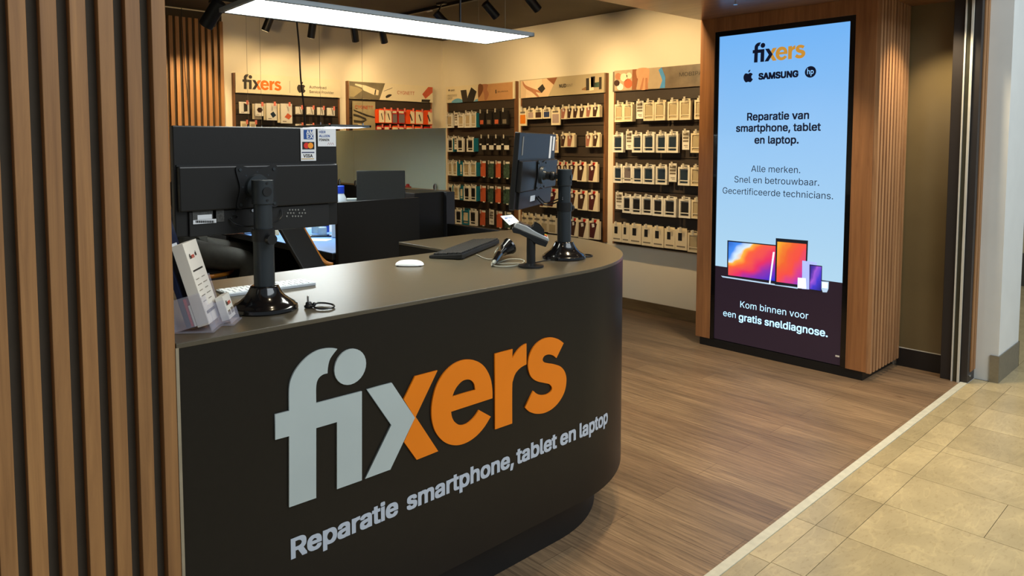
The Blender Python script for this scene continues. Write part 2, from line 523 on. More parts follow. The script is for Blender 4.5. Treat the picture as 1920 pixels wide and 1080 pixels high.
def rnd(pts, k=5):
    """closed loop through points; a third value marks a corner, the rest is smoothed"""
    n = len(pts); out = []
    for i in range(n):
        p0, p1, p2, p3 = pts[(i-1) % n], pts[i], pts[(i+1) % n], pts[(i+2) % n]
        c1 = len(p1) > 2; c2 = len(p2) > 2
        if c1 and c2: out.append((p1[0], p1[1])); continue
        a = p1 if c1 else p0; d = p2 if c2 else p3
        for j in range(k):
            t = j/k; q = []
            for e in (0, 1):
                q.append(0.5*(2*p1[e]+(p2[e]-a[e])*t+(2*a[e]-5*p1[e]+4*p2[e]-d[e])*t*t+(3*p1[e]-a[e]-3*p2[e]+d[e])*t**3))
            out.append(tuple(q))
    return out


def circle(cx, cy, r, n=28, ry=None): return [(cx+r*math.cos(2*PI*i/n), cy+(ry or r)*math.sin(2*PI*i/n)) for i in range(n)]


def rect(x0, y0, x1, y1): return [(x0, y0), (x1, y0), (x1, y1), (x0, y1)]


# ------------------------------------------------------------------ the setting
XW, YB, ZC = 5.278, 6.731, 2.715       # right wall, back wall, ceiling
YF = 1.69                              # front plane of counter and slat wall
mb = MB().box(-0.1, 5.40, 1.275, 6.80, -0.02, 0.0)
struct('floor', mb, plank_floor())
# stone floor of the mall: border course along the threshold, second course, large slabs
def stone(name):
    m = mat(name, (182, 163, 122), 0.26, vary=0.13, scale=5, island=0.15, spec=0.5)
    nt = m.node_tree; N = nt.nodes; L = nt.links; b = N['Principled BSDF']
    src = b.inputs['Base Color'].links[0].from_socket
    tc = N.new('ShaderNodeTexCoord')
    mp = N.new('ShaderNodeMapping'); mp.inputs['Scale'].default_value = (0.6, 1.5, 1); mp.inputs['Rotation'].default_value = (0, 0, 0.5)
    L.new(tc.outputs['Object'], mp.inputs['Vector'])
    n1 = N.new('ShaderNodeTexNoise'); n1.inputs['Scale'].default_value = 48; n1.inputs['Detail'].default_value = 8; n1.inputs['Roughness'].default_value = 0.7
    L.new(mp.outputs['Vector'], n1.inputs['Vector'])
    r1 = N.new('ShaderNodeValToRGB'); e = r1.color_ramp.elements
    e[0].position = 0.30; e[0].color = (0.62, 0.56, 0.48, 1); e[1].position = 0.47; e[1].color = (1, 1, 1, 1)
    L.new(n1.outputs['Fac'], r1.inputs['Fac'])
    n2 = N.new('ShaderNodeTexNoise'); n2.inputs['Scale'].default_value = 5; n2.inputs['Detail'].default_value = 9; n2.inputs['Distortion'].default_value = 1.6
    L.new(mp.outputs['Vector'], n2.inputs['Vector'])
    r2 = N.new('ShaderNodeValToRGB'); e = r2.color_ramp.elements
    e[0].position = 0.47; e[0].color = (0.94, 0.93, 0.9, 1); e[1].position = 0.54; e[1].color = (0.94, 0.93, 0.9, 1)
    q = r2.color_ramp.elements.new(0.505); q.color = (1.14, 1.12, 1.06, 1)
    L.new(n2.outputs['Fac'], r2.inputs['Fac'])
    for rr in (r1, r2):
        mx = N.new('ShaderNodeMix'); mx.data_type = 'RGBA'; mx.blend_type = 'MULTIPLY'; mx.inputs['Factor'].default_value = 0.5
        L.new(src, mx.inputs[6]); L.new(rr.outputs['Color'], mx.inputs[7]); src = mx.outputs[2]
    L.new(src, b.inputs['Base Color'])
    return m


TILE = stone('mall_limestone')
tiles = MB()


def tl(x0, x1, y0, y1, g=0.0012): tiles.box(x0+g, x1-g, y0+g, y1-g, -0.02, 0.0)


xa = [-3.0, -2.3, -1.6, -0.9, -0.2, 0.45, 1.1, 1.75, 2.40, 2.777, 3.145, 3.52, 3.94, 4.407, 4.82, 5.167]
for a, b in zip(xa, xa[1:]): tl(a, b, 1.174, 1.257)
xb = [-3.0, -2.25, -1.5, -0.75, 0.0, 0.5, 1.0, 1.5, 1.95, 2.408, 2.776, 3.15, 3.528, 3.894, 3.988, 4.356, 4.755, 5.12, 5.31]
for a, b in zip(xb, xb[1:]): tl(a, b, 1.051, 1.174)
tl(5.167, 5.31, 1.174, 1.257)
tl(5.31, 5.70, 0.70, 1.125); tl(5.70, 6.3, 0.70, 1.125); tl(6.3, 9.5, 0.70, 1.125)
xc = [-3.0, -2.4, -1.8, -1.2, -0.6, 0.0, 0.4, 0.8, 1.2, 1.6, 2.03, 2.408, 2.776, 3.155, 3.525, 3.905, 3.997, 4.392, 4.755, 5.12, 5.31]
for i, (a, b) in enumerate(zip(xc, xc[1:])):
    ys = [1.051, (0.69 if i % 2 == 1 else 0.42), -0.25, -0.9, -1.7, -2.6, -3.6]
    if b-a < 0.1: ys = [1.051, -1.0, -3.6]
    for q, r in zip(ys, ys[1:]): tl(a, b, r, q)
for a, b in ((5.31, 5.70), (5.70, 6.3), (6.3, 7.2), (7.2, 8.3), (8.3, 9.5)):
    for q, r in ((0.70, -0.1), (-0.1, -1.0), (-1.0, -2.2), (-2.2, -3.6)): tl(a, b, r, q)
for a, b in ((5.84, 6.6), (6.6, 7.6), (7.6, 9.5)):
    for q, r in ((2.6, 1.8), (1.8, 1.125)): tl(a, b, r, q)
o = struct('floor_mall', tiles, TILE)
obj('grout_bed', MB().box(-3.0, 9.5, -3.6, 1.257, -0.03, -0.003).box(5.84, 9.5, 1.257, 2.6, -0.03, -0.003), mat('grout', (92, 80, 58), 0.9), o)
struct('trim_1', MB().box(0.2, 5.165, 1.257, 1.294, -0.02, 0.004), mat('pale_threshold_strip', (202, 196, 172), 0.45, vary=0.08, scale=30), bevel=0.001)
# walls of the shop
struct('wall_right', MB().box(XW, XW+0.12, 1.44, YB+0.1, 0, ZC), WALL)
struct('wall_back', MB().box(0.1, XW, YB, YB+0.1, 0, ZC), WALL)
struct('wall_left', MB().box(0.0, 0.1, 1.80, YB, 0, ZC), WALL)
o = struct('baseboard_right', MB().box(XW-0.012, XW, 2.95, 6.3, 0.0, 0.103), wood('tile_baseboard', (84, 66, 40), (116, 94, 62), 1, 0.4, 10, 2))
struct('baseboard_back', MB().box(2.7, XW-0.012, YB-0.012, YB, 0.0, 0.103), MATS['tile_baseboard'])
struct('ceiling', MB().box(0.0, 5.40, 2.60, YB+0.1, ZC, ZC+0.08), CEILD)
sof = MB().prism([(-0.6, 1.22), (5.278, 1.22), (5.278, 2.925), (4.715, 2.945), (0.1, 3.19), (-0.6, 3.19)], (0, 0, 0), XA, YA, ZA, 2.423, 2.80)
struct('ceiling_soffit', sof, SOFFITW)
# slat wall left of the counter (flush with the counter front)
o = struct('wall_front', MB().box(-0.80, 0.5512, YF+0.028, YF+0.11, 0.0, 2.423), SLATBACK)
sl = MB()
for k in range(-16, 6):
    x0 = 0.266+0.0518*k
    sl.box(x0, x0+0.0292, YF, YF+0.030, 0.0, 2.423)
obj('slats', sl, SLATW, o, bevel=0.0012)
# slat panel on the back wall
o = struct('trim_2', MB().box(1.30, 2.690, YB-0.022, YB-0.001, 0.0, 2.70), mat('slat_backing_far', (58, 46, 30), 0.8))
sl = MB()
for k in range(24):
    x1 = 2.690-0.0552*k
    sl.box(x1-0.031, x1, YB-0.048, YB-0.020, 0.0, 2.63)
obj('slats', sl, SLATW, o, bevel=0.001)
# dark glazed panel, shutter post and mall column on the right
o = struct('door_1', MB().box(5.262, 5.278, 1.41, 1.704, 0.13, 2.423), mat('tinted_panel', (112, 98, 68), 0.25, vary=0.08, scale=3, spec=0.6))
obj('kick_plate', MB().box(5.258, 5.278, 1.41, 1.704, 0.0, 0.125), mat('dark_kick_plate', (34, 29, 25), 0.5), o)
obj('kick_plate_edge', MB().box(5.257, 5.278, 1.41, 1.704, 0.125, 0.13), ALU, o)
post = struct('trim_3', MB().box(5.165, 5.335, 1.258, 1.411, 0.0, 2.423), mat('dark_steel_post', (44, 39, 36), 0.45, vary=0.05), bevel=0.002)
obj('timber_strip', MB().box(5.215, 5.262, 1.252, 1.260, 0.065, 2.423), SLATW, post)
obj('timber_strip', MB().box(5.275, 5.322, 1.252, 1.260, 0.065, 2.423), SLATW, post)
obj('lock_bolt', MB().cyl((5.20, 1.2575, 0.045), (5.20, 1.248, 0.045), 0.008, n=12), CHROME, post)
rail = tag(obj('shutter_guide_rail', MB().box(5.156, 5.165, 1.298, 1.345, 0.0, 2.423), mat('rail_groove', (74, 72, 58), 0.4, metal=0.5), origin=(5.16, 1.32, 0)),
           'tall aluminium shutter guide rail on the dark post', 'guide rail')
obj('rail_flange', MB().box(5.146, 5.165, 1.337, 1.345, 0.0, 2.423), ALU, rail)
obj('rail_flange', MB().box(5.146, 5.165, 1.298, 1.311, 0.0, 2.423), ALU, rail)
col = struct('wall_mall', MB().box(5.318, 5.835, 1.128, 1.60, 0.0, 3.4).box(5.335, 5.60, 1.20, 1.44, 0, 2.8), MALLWHITE)
obj('steel_skirting', MB().box(5.316, 5.842, 1.122, 1.128, 0.0, 0.172).box(5.308, 5.318, 1.122, 1.172, 0.0, 0.172).box(5.835, 5.842, 1.122, 1.6, 0, 0.172), STEEL, col)
far = struct('wall_mall_far', MB().box(9.3, 9.5, 1.2, 2.6, 0.0, 3.4).box(5.84, 9.5, 2.5, 2.6, 0, 3.4), mat('tan_shopfront', (176, 164, 128), 0.6, vary=0.05, scale=4))
obj('dark_base', MB().box(5.84, 9.5, 2.44, 2.50, 0.0, 0.35).box(9.24, 9.3, 1.2, 2.5, 0, .35), mat('dark_shop_base', (70, 68, 62), 0.4), far)

# ------------------------------------------------------------------ logo outlines, in metres on the counter front


def FP(px, py):
    p = at(px, py, 1, YF); return (p.x, p.z)


def c1(*q): return (FP(480+q[0]/3.0, 620+q[1]/3.0)+((1,) if len(q) > 2 else ()))
def c2(*q): return (FP(760+q[0]/3.857, 600+q[1]/3.857)+((1,) if len(q) > 2 else ()))


G_FI = rnd([c1(*q) for q in [(181, 990, 1), (333, 937, 1), (333, 545, 1), (450, 511, 1), (450, 888, 1), (590, 838, 1), (590, 338, 1), (333, 405, 1),
       (333, 310), (345, 268), (370, 245), (397, 237, 1), (399, 205), (412, 155), (452, 100, 1), (425, 96), (385, 98), (335, 112), (280, 147),
       (228, 203), (195, 262), (181, 325), (181, 448, 1), (103, 468, 1), (103, 611, 1), (181, 590, 1)]])
dc = c1(526, 201); dr = (c1(512, 101)[1]-c1(512, 301)[1])/2
G_DOT = circle(dc[0], dc[1], dr)
G_XW = [FP(685.7, 729.3), FP(732.7, 717), FP(776, 782.3), FP(730, 879.3), FP(682.7, 896.7), FP(731.7, 796)]
G_XO1 = [FP(755, 748.3), FP(776.1, 705), FP(818.3, 693.9), FP(777.4, 780.7), FP(776, 782.3)]
G_XO2 = [FP(776, 782.3), FP(777.4, 780.7), FP(819.6, 845), FP(779.4, 861.1), FP(755.5, 827.8)]
G_E = rnd([c2(*q) for q in [(323, 660, 1), (622, 563, 1), (621, 500), (608, 420), (575, 350), (530, 306), (470, 285), (400, 290), (330, 325), (265, 390),
       (215, 480), (187, 590), (182, 690), (200, 780), (238, 845), (292, 888), (360, 902), (430, 885), (500, 840), (560, 775), (610, 695, 1),
       (525, 648, 1), (490, 700), (440, 745), (390, 757), (350, 735), (330, 700)]])
G_EH = rnd([c2(*q) for q in [(332, 550, 1), (498, 502, 1), (490, 460), (470, 435), (440, 427), (402, 440), (366, 478), (345, 515)]])
G_R = rnd([c2(*q) for q in [(641, 242, 1), (768, 208, 1), (765, 275, 1), (800, 222), (835, 187), (868, 168, 1), (868, 318, 1), (825, 343), (790, 382), (772, 430), (765, 485), (765, 745, 1), (641, 788, 1)]])
G_S = rnd([c2(*q) for q in [(1137, 165, 1), (1100, 138), (1050, 124), (990, 135), (935, 175), (897, 235), (880, 305), (885, 365), (905, 412), (945, 440), (1000, 453),
       (1035, 462), (1053, 487), (1045, 515), (1015, 535), (975, 540), (942, 530), (918, 510, 1), (857, 630, 1), (890, 660), (940, 675), (1000, 668), (1060, 635),
       (1110, 580), (1145, 510), (1157, 430), (1145, 372), (1115, 335), (1070, 318), (1020, 310), (992, 300), (985, 280), (1000, 256), (1030, 247), (1060, 254), (1085, 273, 1)]])
LX0, LZ0 = FP(514, 823)[0], 0.576
LW = FP(1060, 770)[0]-LX0
LOGO = [('sign_letter', [G_FI], 0), ('sign_dot', [G_DOT], 0), ('sign_letter', [G_XW], 0), ('sign_letter', [G_XO1, G_XO2], 1), ('sign_letter', [G_E, G_EH], 1),
        ('sign_letter', [G_R], 1), ('sign_letter', [G_S], 1)]


def logo(parent, O, fr, width, mats, t=0.0006, lift=0.0006, hs=None):
    s = width/LW
    for n, lps, k in LOGO:
        for lp in ([lps] if n != 'x' else [lps]):
            if lps[0] is G_XO1:
                q = [[((p[0]-LX0), (p[1]-LZ0)) for p in l] for l in lps]
                # both right-hand strokes of the x are one piece
                a = MB()
                for l in q: a.prism(l, O, fr[0]*s, fr[1]*(hs or s), fr[2], lift, lift+t)
                obj(n, a, mats[k], parent)
            else:
                shape(n, [[((p[0]-LX0), (p[1]-LZ0)) for p in l] for l in lps], mats[k], parent, O, fr, s, t, lift, hy=hs)


# ------------------------------------------------------------------ counter
ZT = 1.05
ARC_C, ARC_R = (1.96, 2.37), 0.68


def counter_outline(d=0.0, n=28):
    r = ARC_R-d; p = [(0.556, YF+d), (ARC_C[0], YF+d)]
    p += [(ARC_C[0]+r*math.sin(PI/2*i/n), ARC_C[1]-r*math.cos(PI/2*i/n)) for i in range(1, n+1)]
    p += [(2.64-d, 2.785-d), (1.92+d, 2.785-d), (1.92+d, 2.41-d), (0.556, 2.41-d)]
    return p


counter = empty('service_counter', (1.6, 2.1, 0), 'dark curved service counter with large orange and pale sign on its front', 'counter')
o = obj('counter_front', MB().prism(counter_outline(), (0, 0, 0), XA, YA, ZA, 0.19, ZT-0.012), BLACKLAM, counter, smooth=True)
obj('worktop', MB().prism(counter_outline(-0.001), (0, 0, 0), XA, YA, ZA, ZT-0.012, ZT), TOPLAM, counter, smooth=True, bevel=0.0012)
obj('toe_kick', MB().prism(counter_outline(0.11), (0, 0, 0), XA, YA, ZA, 0.0, 0.19), mat('black_toe_kick', (17, 16, 15), 0.5), counter, smooth=True)
obj('edge_strip', MB().box(0.5545, 0.5615, YF-0.0016, YF+0.002, 0.19, ZT-0.010), EDGE, counter)
logo(counter, (LX0, YF, LZ0), F_FRONT, LW, (LOGOW, LOGOO), t=0.005, lift=0.0005)


def bend(s, z, l):
    if s < ARC_C[0]: return Vector((s, YF-l, z))
    a = (s-ARC_C[0])/ARC_R
    return Vector((ARC_C[0]+(ARC_R+l)*math.sin(a), ARC_C[1]-(ARC_R+l)*math.cos(a), z))


for wd, s0, s1 in (('Reparatie', 0.822, 1.153), ('smartphone,', 1.183, 1.615), ('tablet', 1.626, 1.825), ('en', 1.842, 1.926), ('laptop', 1.946, 2.139)):
    text('slogan_word', wd, SLOGAN, counter, (s0, YF, 0.437), F_FRONT, width=s1-s0, bold=0.028, sans=True, hs=0.099, lift=0.0012, bend=bend)

# ------------------------------------------------------------------ advertising column with backlit screen
XP = 4.729
colm = empty('advertising_column', (5.0, 2.33, 0), 'tall walnut column with a backlit blue advertising screen', 'advertising column')
v = MB()
v.box(XP, XP+0.05, 2.832, 2.95, 0.06, 2.423).box(XP, XP+0.05, 1.712, 1.839, 0.06, 2.423).box(XP, XP+0.05, 1.839, 2.832, 2.323, 2.423)
v.box(XP+0.05, XW, 2.90, 2.948, 0.06, 2.423).box(XP+0.05, XW, 1.712, 1.76, 0.06, 2.423)
obj('casing', v, VENEER, colm, bevel=0.001)
sl = MB()
for k in range(10):
    x0 = XP+0.004+0.0535*k
    sl.box(x0, x0+0.030, 1.686, 1.713, 0.055, 2.423)
obj('slats', sl, SLATW2, colm, bevel=0.0015)
obj('plinth', MB().box(XP+0.012, XW, 1.735, 2.92, 0.0, 0.06), BLACK, colm)
obj('screen_frame', MB().box(XP+0.022, XP+0.05, 1.839, 2.832, 0.06, 2.323).box(XP+0.006, XP+0.03, 2.800, 2.832, 0.06, 2.323)
    .box(XP+0.006, XP+0.03, 1.839, 1.875, 0.06, 2.323).box(XP+0.006, XP+0.03, 1.875, 2.80, 2.287, 2.323), BLACKG, colm)
XS = XP+0.014
scr = obj('screen', MB().box(XS, XS+0.02, 1.875, 2.80, 0.612, 2.287), screen_mat(), colm)
obj('screen_footer', MB().box(XS, XS+0.02, 1.875, 2.80, 0.066, 0.612), mat('backlit_plum', (34, 24, 32), 0.3, emit=(46, 34, 46), strength=0.4, vary=0.02), scr)
SINK = mat('screen_dark_ink', (12, 18, 34), 0.35, emit=(10, 16, 34), strength=0.8, vary=0.01)
SGOLD = mat('screen_gold_ink', (168, 116, 40), 0.35, emit=(178, 128, 48), strength=0.8, vary=0.01)
SWHT = mat('screen_white_ink', (150, 200, 235), 0.35, emit=(176, 220, 250), strength=0.9, vary=0.01)


def sp(px, py):
    p = at(px, py, 0, XS); return Vector((XS, p.y, p.z))


def stext(body, l, r, m, bold=0.0, cap=None, name='screen_text'):
    a = sp(*l); b = sp(*r)
    text(name, body, m, scr, a, F_SIDE, width=abs(a.y-b.y), bold=bold, sans=True, lift=0.0006, hs=cap)


a = sp(1411, 112); b = sp(1510, 107)
LO = sp(1414, 117.5)
logo(scr, (XS, a.y, LO.z), F_SIDE, abs(a.y-b.y), (SINK, SGOLD), t=0.0004, lift=0.0004)
stext('SAMSUNG', (1422, 149), (1497, 144), SINK, 0.045)
stext('Reparatie van', (1400.7, 225.8), (1517, 223), SINK, 0.022)
stext('smartphone, tablet', (1380, 247), (1539, 245.5), SINK, 0.022)
stext('en laptop.', (1414.5, 269), (1497.5, 269), SINK, 0.022)
stext('Alle merken.', (1408.5, 322), (1500.5, 324.5), SINK)
stext('Snel en betrouwbaar.', (1377, 341.8), (1536, 346.5), SINK)
stext('Gecertificeerde technicians.', (1355, 362.5), (1562, 371), SINK)
stext('Kom binnen voor', (1388, 576), (1515.5, 599), SWHT)
stext('een', (1356, 592), (1379.5, 598), SWHT)
stext('gratis sneldiagnose.', (1385, 600), (1552, 627), SWHT, 0.016)


APPLE = rnd([(0.50, 0.72), (0.60, 0.78), (0.74, 0.79), (0.86, 0.72), (0.92, 0.64), (0.84, 0.56), (0.80, 0.44), (0.84, 0.30), (0.94, 0.23), (0.86, 0.09), (0.74, -0.02),
             (0.62, -0.01), (0.50, 0.03), (0.38, -0.01), (0.26, 0.0), (0.12, 0.17), (0.05, 0.40), (0.09, 0.62), (0.22, 0.77), (0.38, 0.76)])
LEAF = rnd([(0.50, 0.84, 1), (0.51, 0.94), (0.58, 1.03), (0.69, 1.08, 1), (0.68, 0.98), (0.61, 0.88)])


def fruit(parent, O, fr, h, m, lift=0.0006):
    shape('fruit_emblem', [APPLE, LEAF], m, parent, O, fr, h, 0.0004, lift)


a = sp(1393, 154.5); fruit(scr, a, F_SIDE, (sp(1400, 132).z-sp(1400, 155).z)/1.08, SINK)
c = sp(1519.7, 134.8); r = (sp(1519.7, 124).z-sp(1519.7, 145.6).z)/2
shape('round_emblem', [circle(0, 0, r)], SINK, scr, c, F_SIDE, 1.0, 0.0004, 0.0006)
text('emblem_letters', 'hp', mat('screen_pale_ink', (130, 180, 230), 0.3, emit=(130, 185, 238), strength=0.9), scr, c+ZA*(-r*0.38), F_SIDE, width=r*1.15, lift=0.0016, align='C', hs=r*1.5)


def ring_mat(name, stops, axis='Z'):
    """a picture with bands of colour, lit from behind"""
    if name in MATS: return MATS[name]
    m = bpy.data.materials.new(name); m.use_nodes = True; MATS[name] = m
    nt = m.node_tree; N = nt.nodes; L = nt.links; b = N['Principled BSDF']
    tc = N.new('ShaderNodeTexCoord'); sx = N.new('ShaderNodeSeparateXYZ'); L.new(tc.outputs['Generated'], sx.inputs[0])
    nz = N.new('ShaderNodeTexNoise'); nz.inputs['Scale'].default_value = 1.6; L.new(tc.outputs['Generated'], nz.inputs['Vector'])
    m1 = N.new('ShaderNodeMath'); m1.operation = 'MULTIPLY_ADD'; m1.inputs[1].default_value = 0.75; L.new(sx.outputs['Y'], m1.inputs[0]); L.new(sx.outputs['Z'], m1.inputs[2])
    m2 = N.new('ShaderNodeMath'); m2.operation = 'MULTIPLY_ADD'; m2.inputs[1].default_value = 0.9; L.new(nz.outputs['Fac'], m2.inputs[0]); L.new(m1.outputs[0], m2.inputs[2])
    m3 = N.new('ShaderNodeMath'); m3.operation = 'MULTIPLY_ADD'; m3.inputs[1].default_value = 0.50; m3.inputs[2].default_value = -0.22; L.new(m2.outputs[0], m3.inputs[0])
    rp = N.new('ShaderNodeValToRGB'); L.new(m3.outputs[0], rp.inputs['Fac'])
    while len(rp.color_ramp.elements) < len(stops): rp.color_ramp.elements.new(0.5)
    for e, (p, c) in zip(rp.color_ramp.elements, stops): e.position = p; e.color = (*lin(c), 1)
    L.new(rp.outputs['Color'], b.inputs['Emission Color']); b.inputs['Emission Strength'].default_value = 0.85
    b.inputs['Base Color'].default_value = (0.02, 0.02, 0.02, 1); b.inputs['Roughness'].default_value = 0.3
    return m


PIC1 = ring_mat('laptop_picture', [(0.0, (40, 40, 190)), (0.22, (130, 40, 160)), (0.36, (214, 40, 90)), (0.52, (230, 90, 50)), (0.62, (240, 170, 60)), (0.66, (200, 220, 235)), (0.74, (60, 130, 225)), (1.0, (20, 60, 150))])
PIC2 = ring_mat('tablet_picture', [(0.0, (60, 60, 190)), (0.2, (190, 50, 140)), (0.42, (226, 70, 60)), (0.62, (222, 92, 40)), (0.85, (226, 160, 40)), (1.0, (200, 150, 40))])
PIC3 = ring_mat('phone_picture', [(0.0, (30, 30, 130)), (0.35, (60, 50, 190)), (0.55, (150, 80, 200)), (0.7, (60, 40, 150)), (1.0, (20, 20, 90))])
SDEV = mat('screen_device_black', (20, 22, 28), 0.3, emit=(22, 26, 34), strength=0.7)
SSIL = mat('screen_device_silver', (150, 170, 190), 0.3, emit=(150, 176, 200), strength=0.8)
SLIL = mat('screen_device_lilac', (140, 150, 220), 0.3, emit=(146, 160, 225), strength=0.8)
SWHD = mat('screen_device_white', (200, 215, 235), 0.3, emit=(205, 220, 240), strength=0.9)


def dev(px, m, lift, name):
    P = [sp(1330+q[0]/3.375, 380+q[1]/3.375)-XA*lift for q in px]
    f = MB(); n = len(P)
    a_ = [f.bm.verts.new(p) for p in P]; b_ = [f.bm.verts.new(p-XA*0.0004) for p in P]
    f.bm.faces.new(a_); f.bm.faces.new(b_[::-1])
    for i in range(n): f.bm.faces.new((a_[i], a_[(i+1) % n], b_[(i+1) % n], b_[i]))
    return obj(name, f, m, scr)


dev([(115, 238), (425, 268), (425, 505), (112, 465)], SDEV, 0.001, 'pictured_laptop')
dev([(122, 246), (420, 274), (418, 496), (120, 458)], PIC1, 0.0016, 'pictured_laptop_screen')
dev([(75, 462), (560, 536), (560, 545), (85, 472)], SSIL, 0.0022, 'pictured_laptop_base')
dev([(422, 224), (626, 240), (614, 540), (416, 518)], SDEV, 0.0028, 'pictured_tablet')
dev([(432, 246), (616, 262), (605, 524), (426, 500)], PIC2, 0.0034, 'pictured_tablet_screen')
dev([(590, 366), (682, 378), (680, 552), (588, 545)], SLIL, 0.004, 'pictured_lilac_phone')
dev([(636, 390), (716, 400), (712, 562), (634, 550)], SDEV, 0.0046, 'pictured_dark_phone')
dev([(640, 396), (712, 405), (708, 557), (638, 546)], PIC3, 0.0052, 'pictured_phone_screen')
dev([(562, 474), (612, 478), (615, 545), (560, 540)], SWHD, 0.0046, 'pictured_earbud_case')
dev([(712, 496), (758, 500), (756, 545), (746, 567), (720, 566), (712, 545)], SSIL, 0.0058, 'pictured_watch')
dev([(717, 502), (752, 506), (750, 542), (716, 538)], SWHD, 0.0064, 'pictured_watch_face')
dev([(405, 312), (416, 312), (388, 514), (380, 512)], SWHD, 0.0058, 'pictured_stylus')
obj('power_led_label', MB().box(XP+0.004, XP+0.008, 1.880, 1.905, 0.122, 0.132), WHITE, colm)

# ------------------------------------------------------------------ goods racks
ORD = ['first', 'second', 'third', 'fourth', 'fifth', 'sixth', 'seventh', 'eighth', 'ninth', 'tenth', 'eleventh', 'twelfth', 'thirteenth']
ROWN = ['top row', 'second row', 'third row', 'fourth row', 'bottom row']


def slat_board(x0, x1, y0, y1, z0, z1, axis, face, pitch, gap=0.006):
    """grooved display board: boards stacked with dark grooves between"""
    m = MB(); n = max(1, round((z1-z0)/pitch)); p = (z1-z0)/n
    for k in range(n):
        m.box(x0, x1, y0, y1, z0+p*k+gap/2, z0+p*(k+1)-gap/2)
    return m


def rack_right(name, label, ya, yb, board0=0.596, head0=1.986, head1=2.168):
    r = empty(name, (5.24, (ya+yb)/2, board0), label, 'display rack')
    obj('backing_board', slat_board(XW-0.046, XW-0.012, ya+0.018, yb, board0, head0, 0, -1, 0.1005), SLATWALL, r, bevel=0.0015)
    obj('groove_board', MB().box(XW-0.038, XW-0.001, ya+0.018, yb, board0+0.001, head0), mat('groove_black', (20, 16, 13), 0.7), r)
    obj('side_board', MB().box(XW-0.046, XW-0.001, ya, ya+0.018, board0, head1), WOODEDGE, r)
    obj('side_board', MB().box(XW-0.046, XW-0.001, yb, yb+0.018, board0, head1), WOODEDGE, r)
    return r


def rack_back(name, label, xa, xb, board0=0.596, head0=1.986, head1=2.172):
    r = empty(name, ((xa+xb)/2, 6.69, board0), label, 'display rack')
    obj('backing_board', slat_board(xa+0.018, xb, YB-0.046, YB-0.012, board0, head0, 1, -1, 0.1005), SLATWALL, r, bevel=0.0015)
    obj('groove_board', MB().box(xa+0.018, xb, YB-0.038, YB-0.001, board0+0.001, head0), MATS['groove_black'], r)
    obj('side_board', MB().box(xa+0.006, xa+0.018, YB-0.046, YB-0.001, board0, head1), WOODEDGE, r)
    obj('side_board', MB().box(xb, xb+0.018, YB-0.046, YB-0.001, board0, head1), WOODEDGE, r)
    return r


r_corner = rack_right('goods_rack', 'dark slatted goods rack nearest the back corner, headed by two black phones', 5.452, 6.575)
r_mid = rack_right('goods_rack', 'dark slatted goods rack headed by hands holding a phone, middle of right wall', 4.254, 5.357)
r_col = rack_right('goods_rack', 'dark slatted goods rack partly behind the advertising column', 3.030, 4.138)
r_auth = rack_back('goods_rack', 'dark slatted goods rack under the cream fruit emblem header, back wall', 2.772, 3.868)
r_cab = rack_back('goods_rack', 'dark slatted goods rack of orange cable packs, back wall', 3.978, 5.062)


# headers
def header_right(r, ya, yb, m, label):
    return obj('header_sign', MB().box(XW-0.066, XW-0.046, ya+0.002, yb+0.016, 1.986, 2.168), m, r)


def hp(px, py):
    p = at(px, py, 0, XW-0.066); return p


def flat(name, P, m, parent, n, lift=0.0006, t=0.0004):
    f = MB(); k = len(P); P = [Vector(p)+n*lift for p in P]
    a_ = [f.bm.verts.new(p) for p in P]; b_ = [f.bm.verts.new(p+n*t) for p in P]
    f.bm.faces.new(a_); f.bm.faces.new(b_[::-1])
    for i in range(k): f.bm.faces.new((a_[i], a_[(i+1) % k], b_[(i+1) % k], b_[i]))
    return obj(name, f, m, parent)


def hflat(name, crop, pts, m, parent, lift=0.0008, smoothit=False):
    ox, oy, s = crop; P = [hp(ox+q[0]/s, oy+q[1]/s) for q in pts]
    if smoothit:
        yz = rnd([(p.y, p.z) for p in P], 4); P = [Vector((XW-0.066, a, b)) for a, b in yz]
    return flat(name, P, m, parent, -XA, lift)


C1 = (830, 145, 6.966); C2 = (830, 285, 6.966); C3 = (965, 130, 6.75); C4 = (965, 290, 6.3557); C5 = (1140, 110, 5.683); C6 = (1140, 290, 5.4)
SKIN = mat('printed_skin', (206, 152, 112), 0.6, vary=0.06)
SKIN2 = mat('printed_skin_shade', (176, 118, 82), 0.6, vary=0.06)
h1 = header_right(r_corner, 5.452, 6.575, mat('cream_header', (226, 212, 178), 0.5, vary=0.02), '')
hflat('picture_panel', C1, [(465, 100), (915, 60), (915, 285), (462, 312)], mat('tan_print', (196, 146, 96), 0.5, vary=0.04), h1)
hflat('picture_figure', C1, [(500, 98), (590, 92), (580, 160), (605, 220), (570, 300), (550, 300), (540, 210), (505, 150)], SKIN2, h1, 0.0014, True)
hflat('picture_hair', C1, [(468, 100), (520, 98), (530, 160), (500, 230), (466, 260)], mat('print_brown', (122, 76, 44), 0.6), h1, 0.0018, True)
hflat('picture_phone', C1, [(235, 170), (310, 162), (330, 300), (320, 322), (262, 326)], DARKTXT, h1, 0.0016)
hflat('picture_phone', C1, [(375, 130), (445, 185), (405, 318), (320, 322), (330, 250)], mat('print_black', (40, 36, 32), 0.6), h1, 0.0022)
hflat('picture_wave', C1, [(120, 332), (150, 292), (200, 276), (250, 290), (262, 326)], mat('print_sky', (104, 164, 196), 0.6), h1, 0.0012, True)
hflat('picture_wave', C1, [(405, 318), (430, 290), (462, 280), (462, 312)], MATS['print_sky'], h1, 0.0012)
a = hp(830+685/6.966, 145+190/6.966)


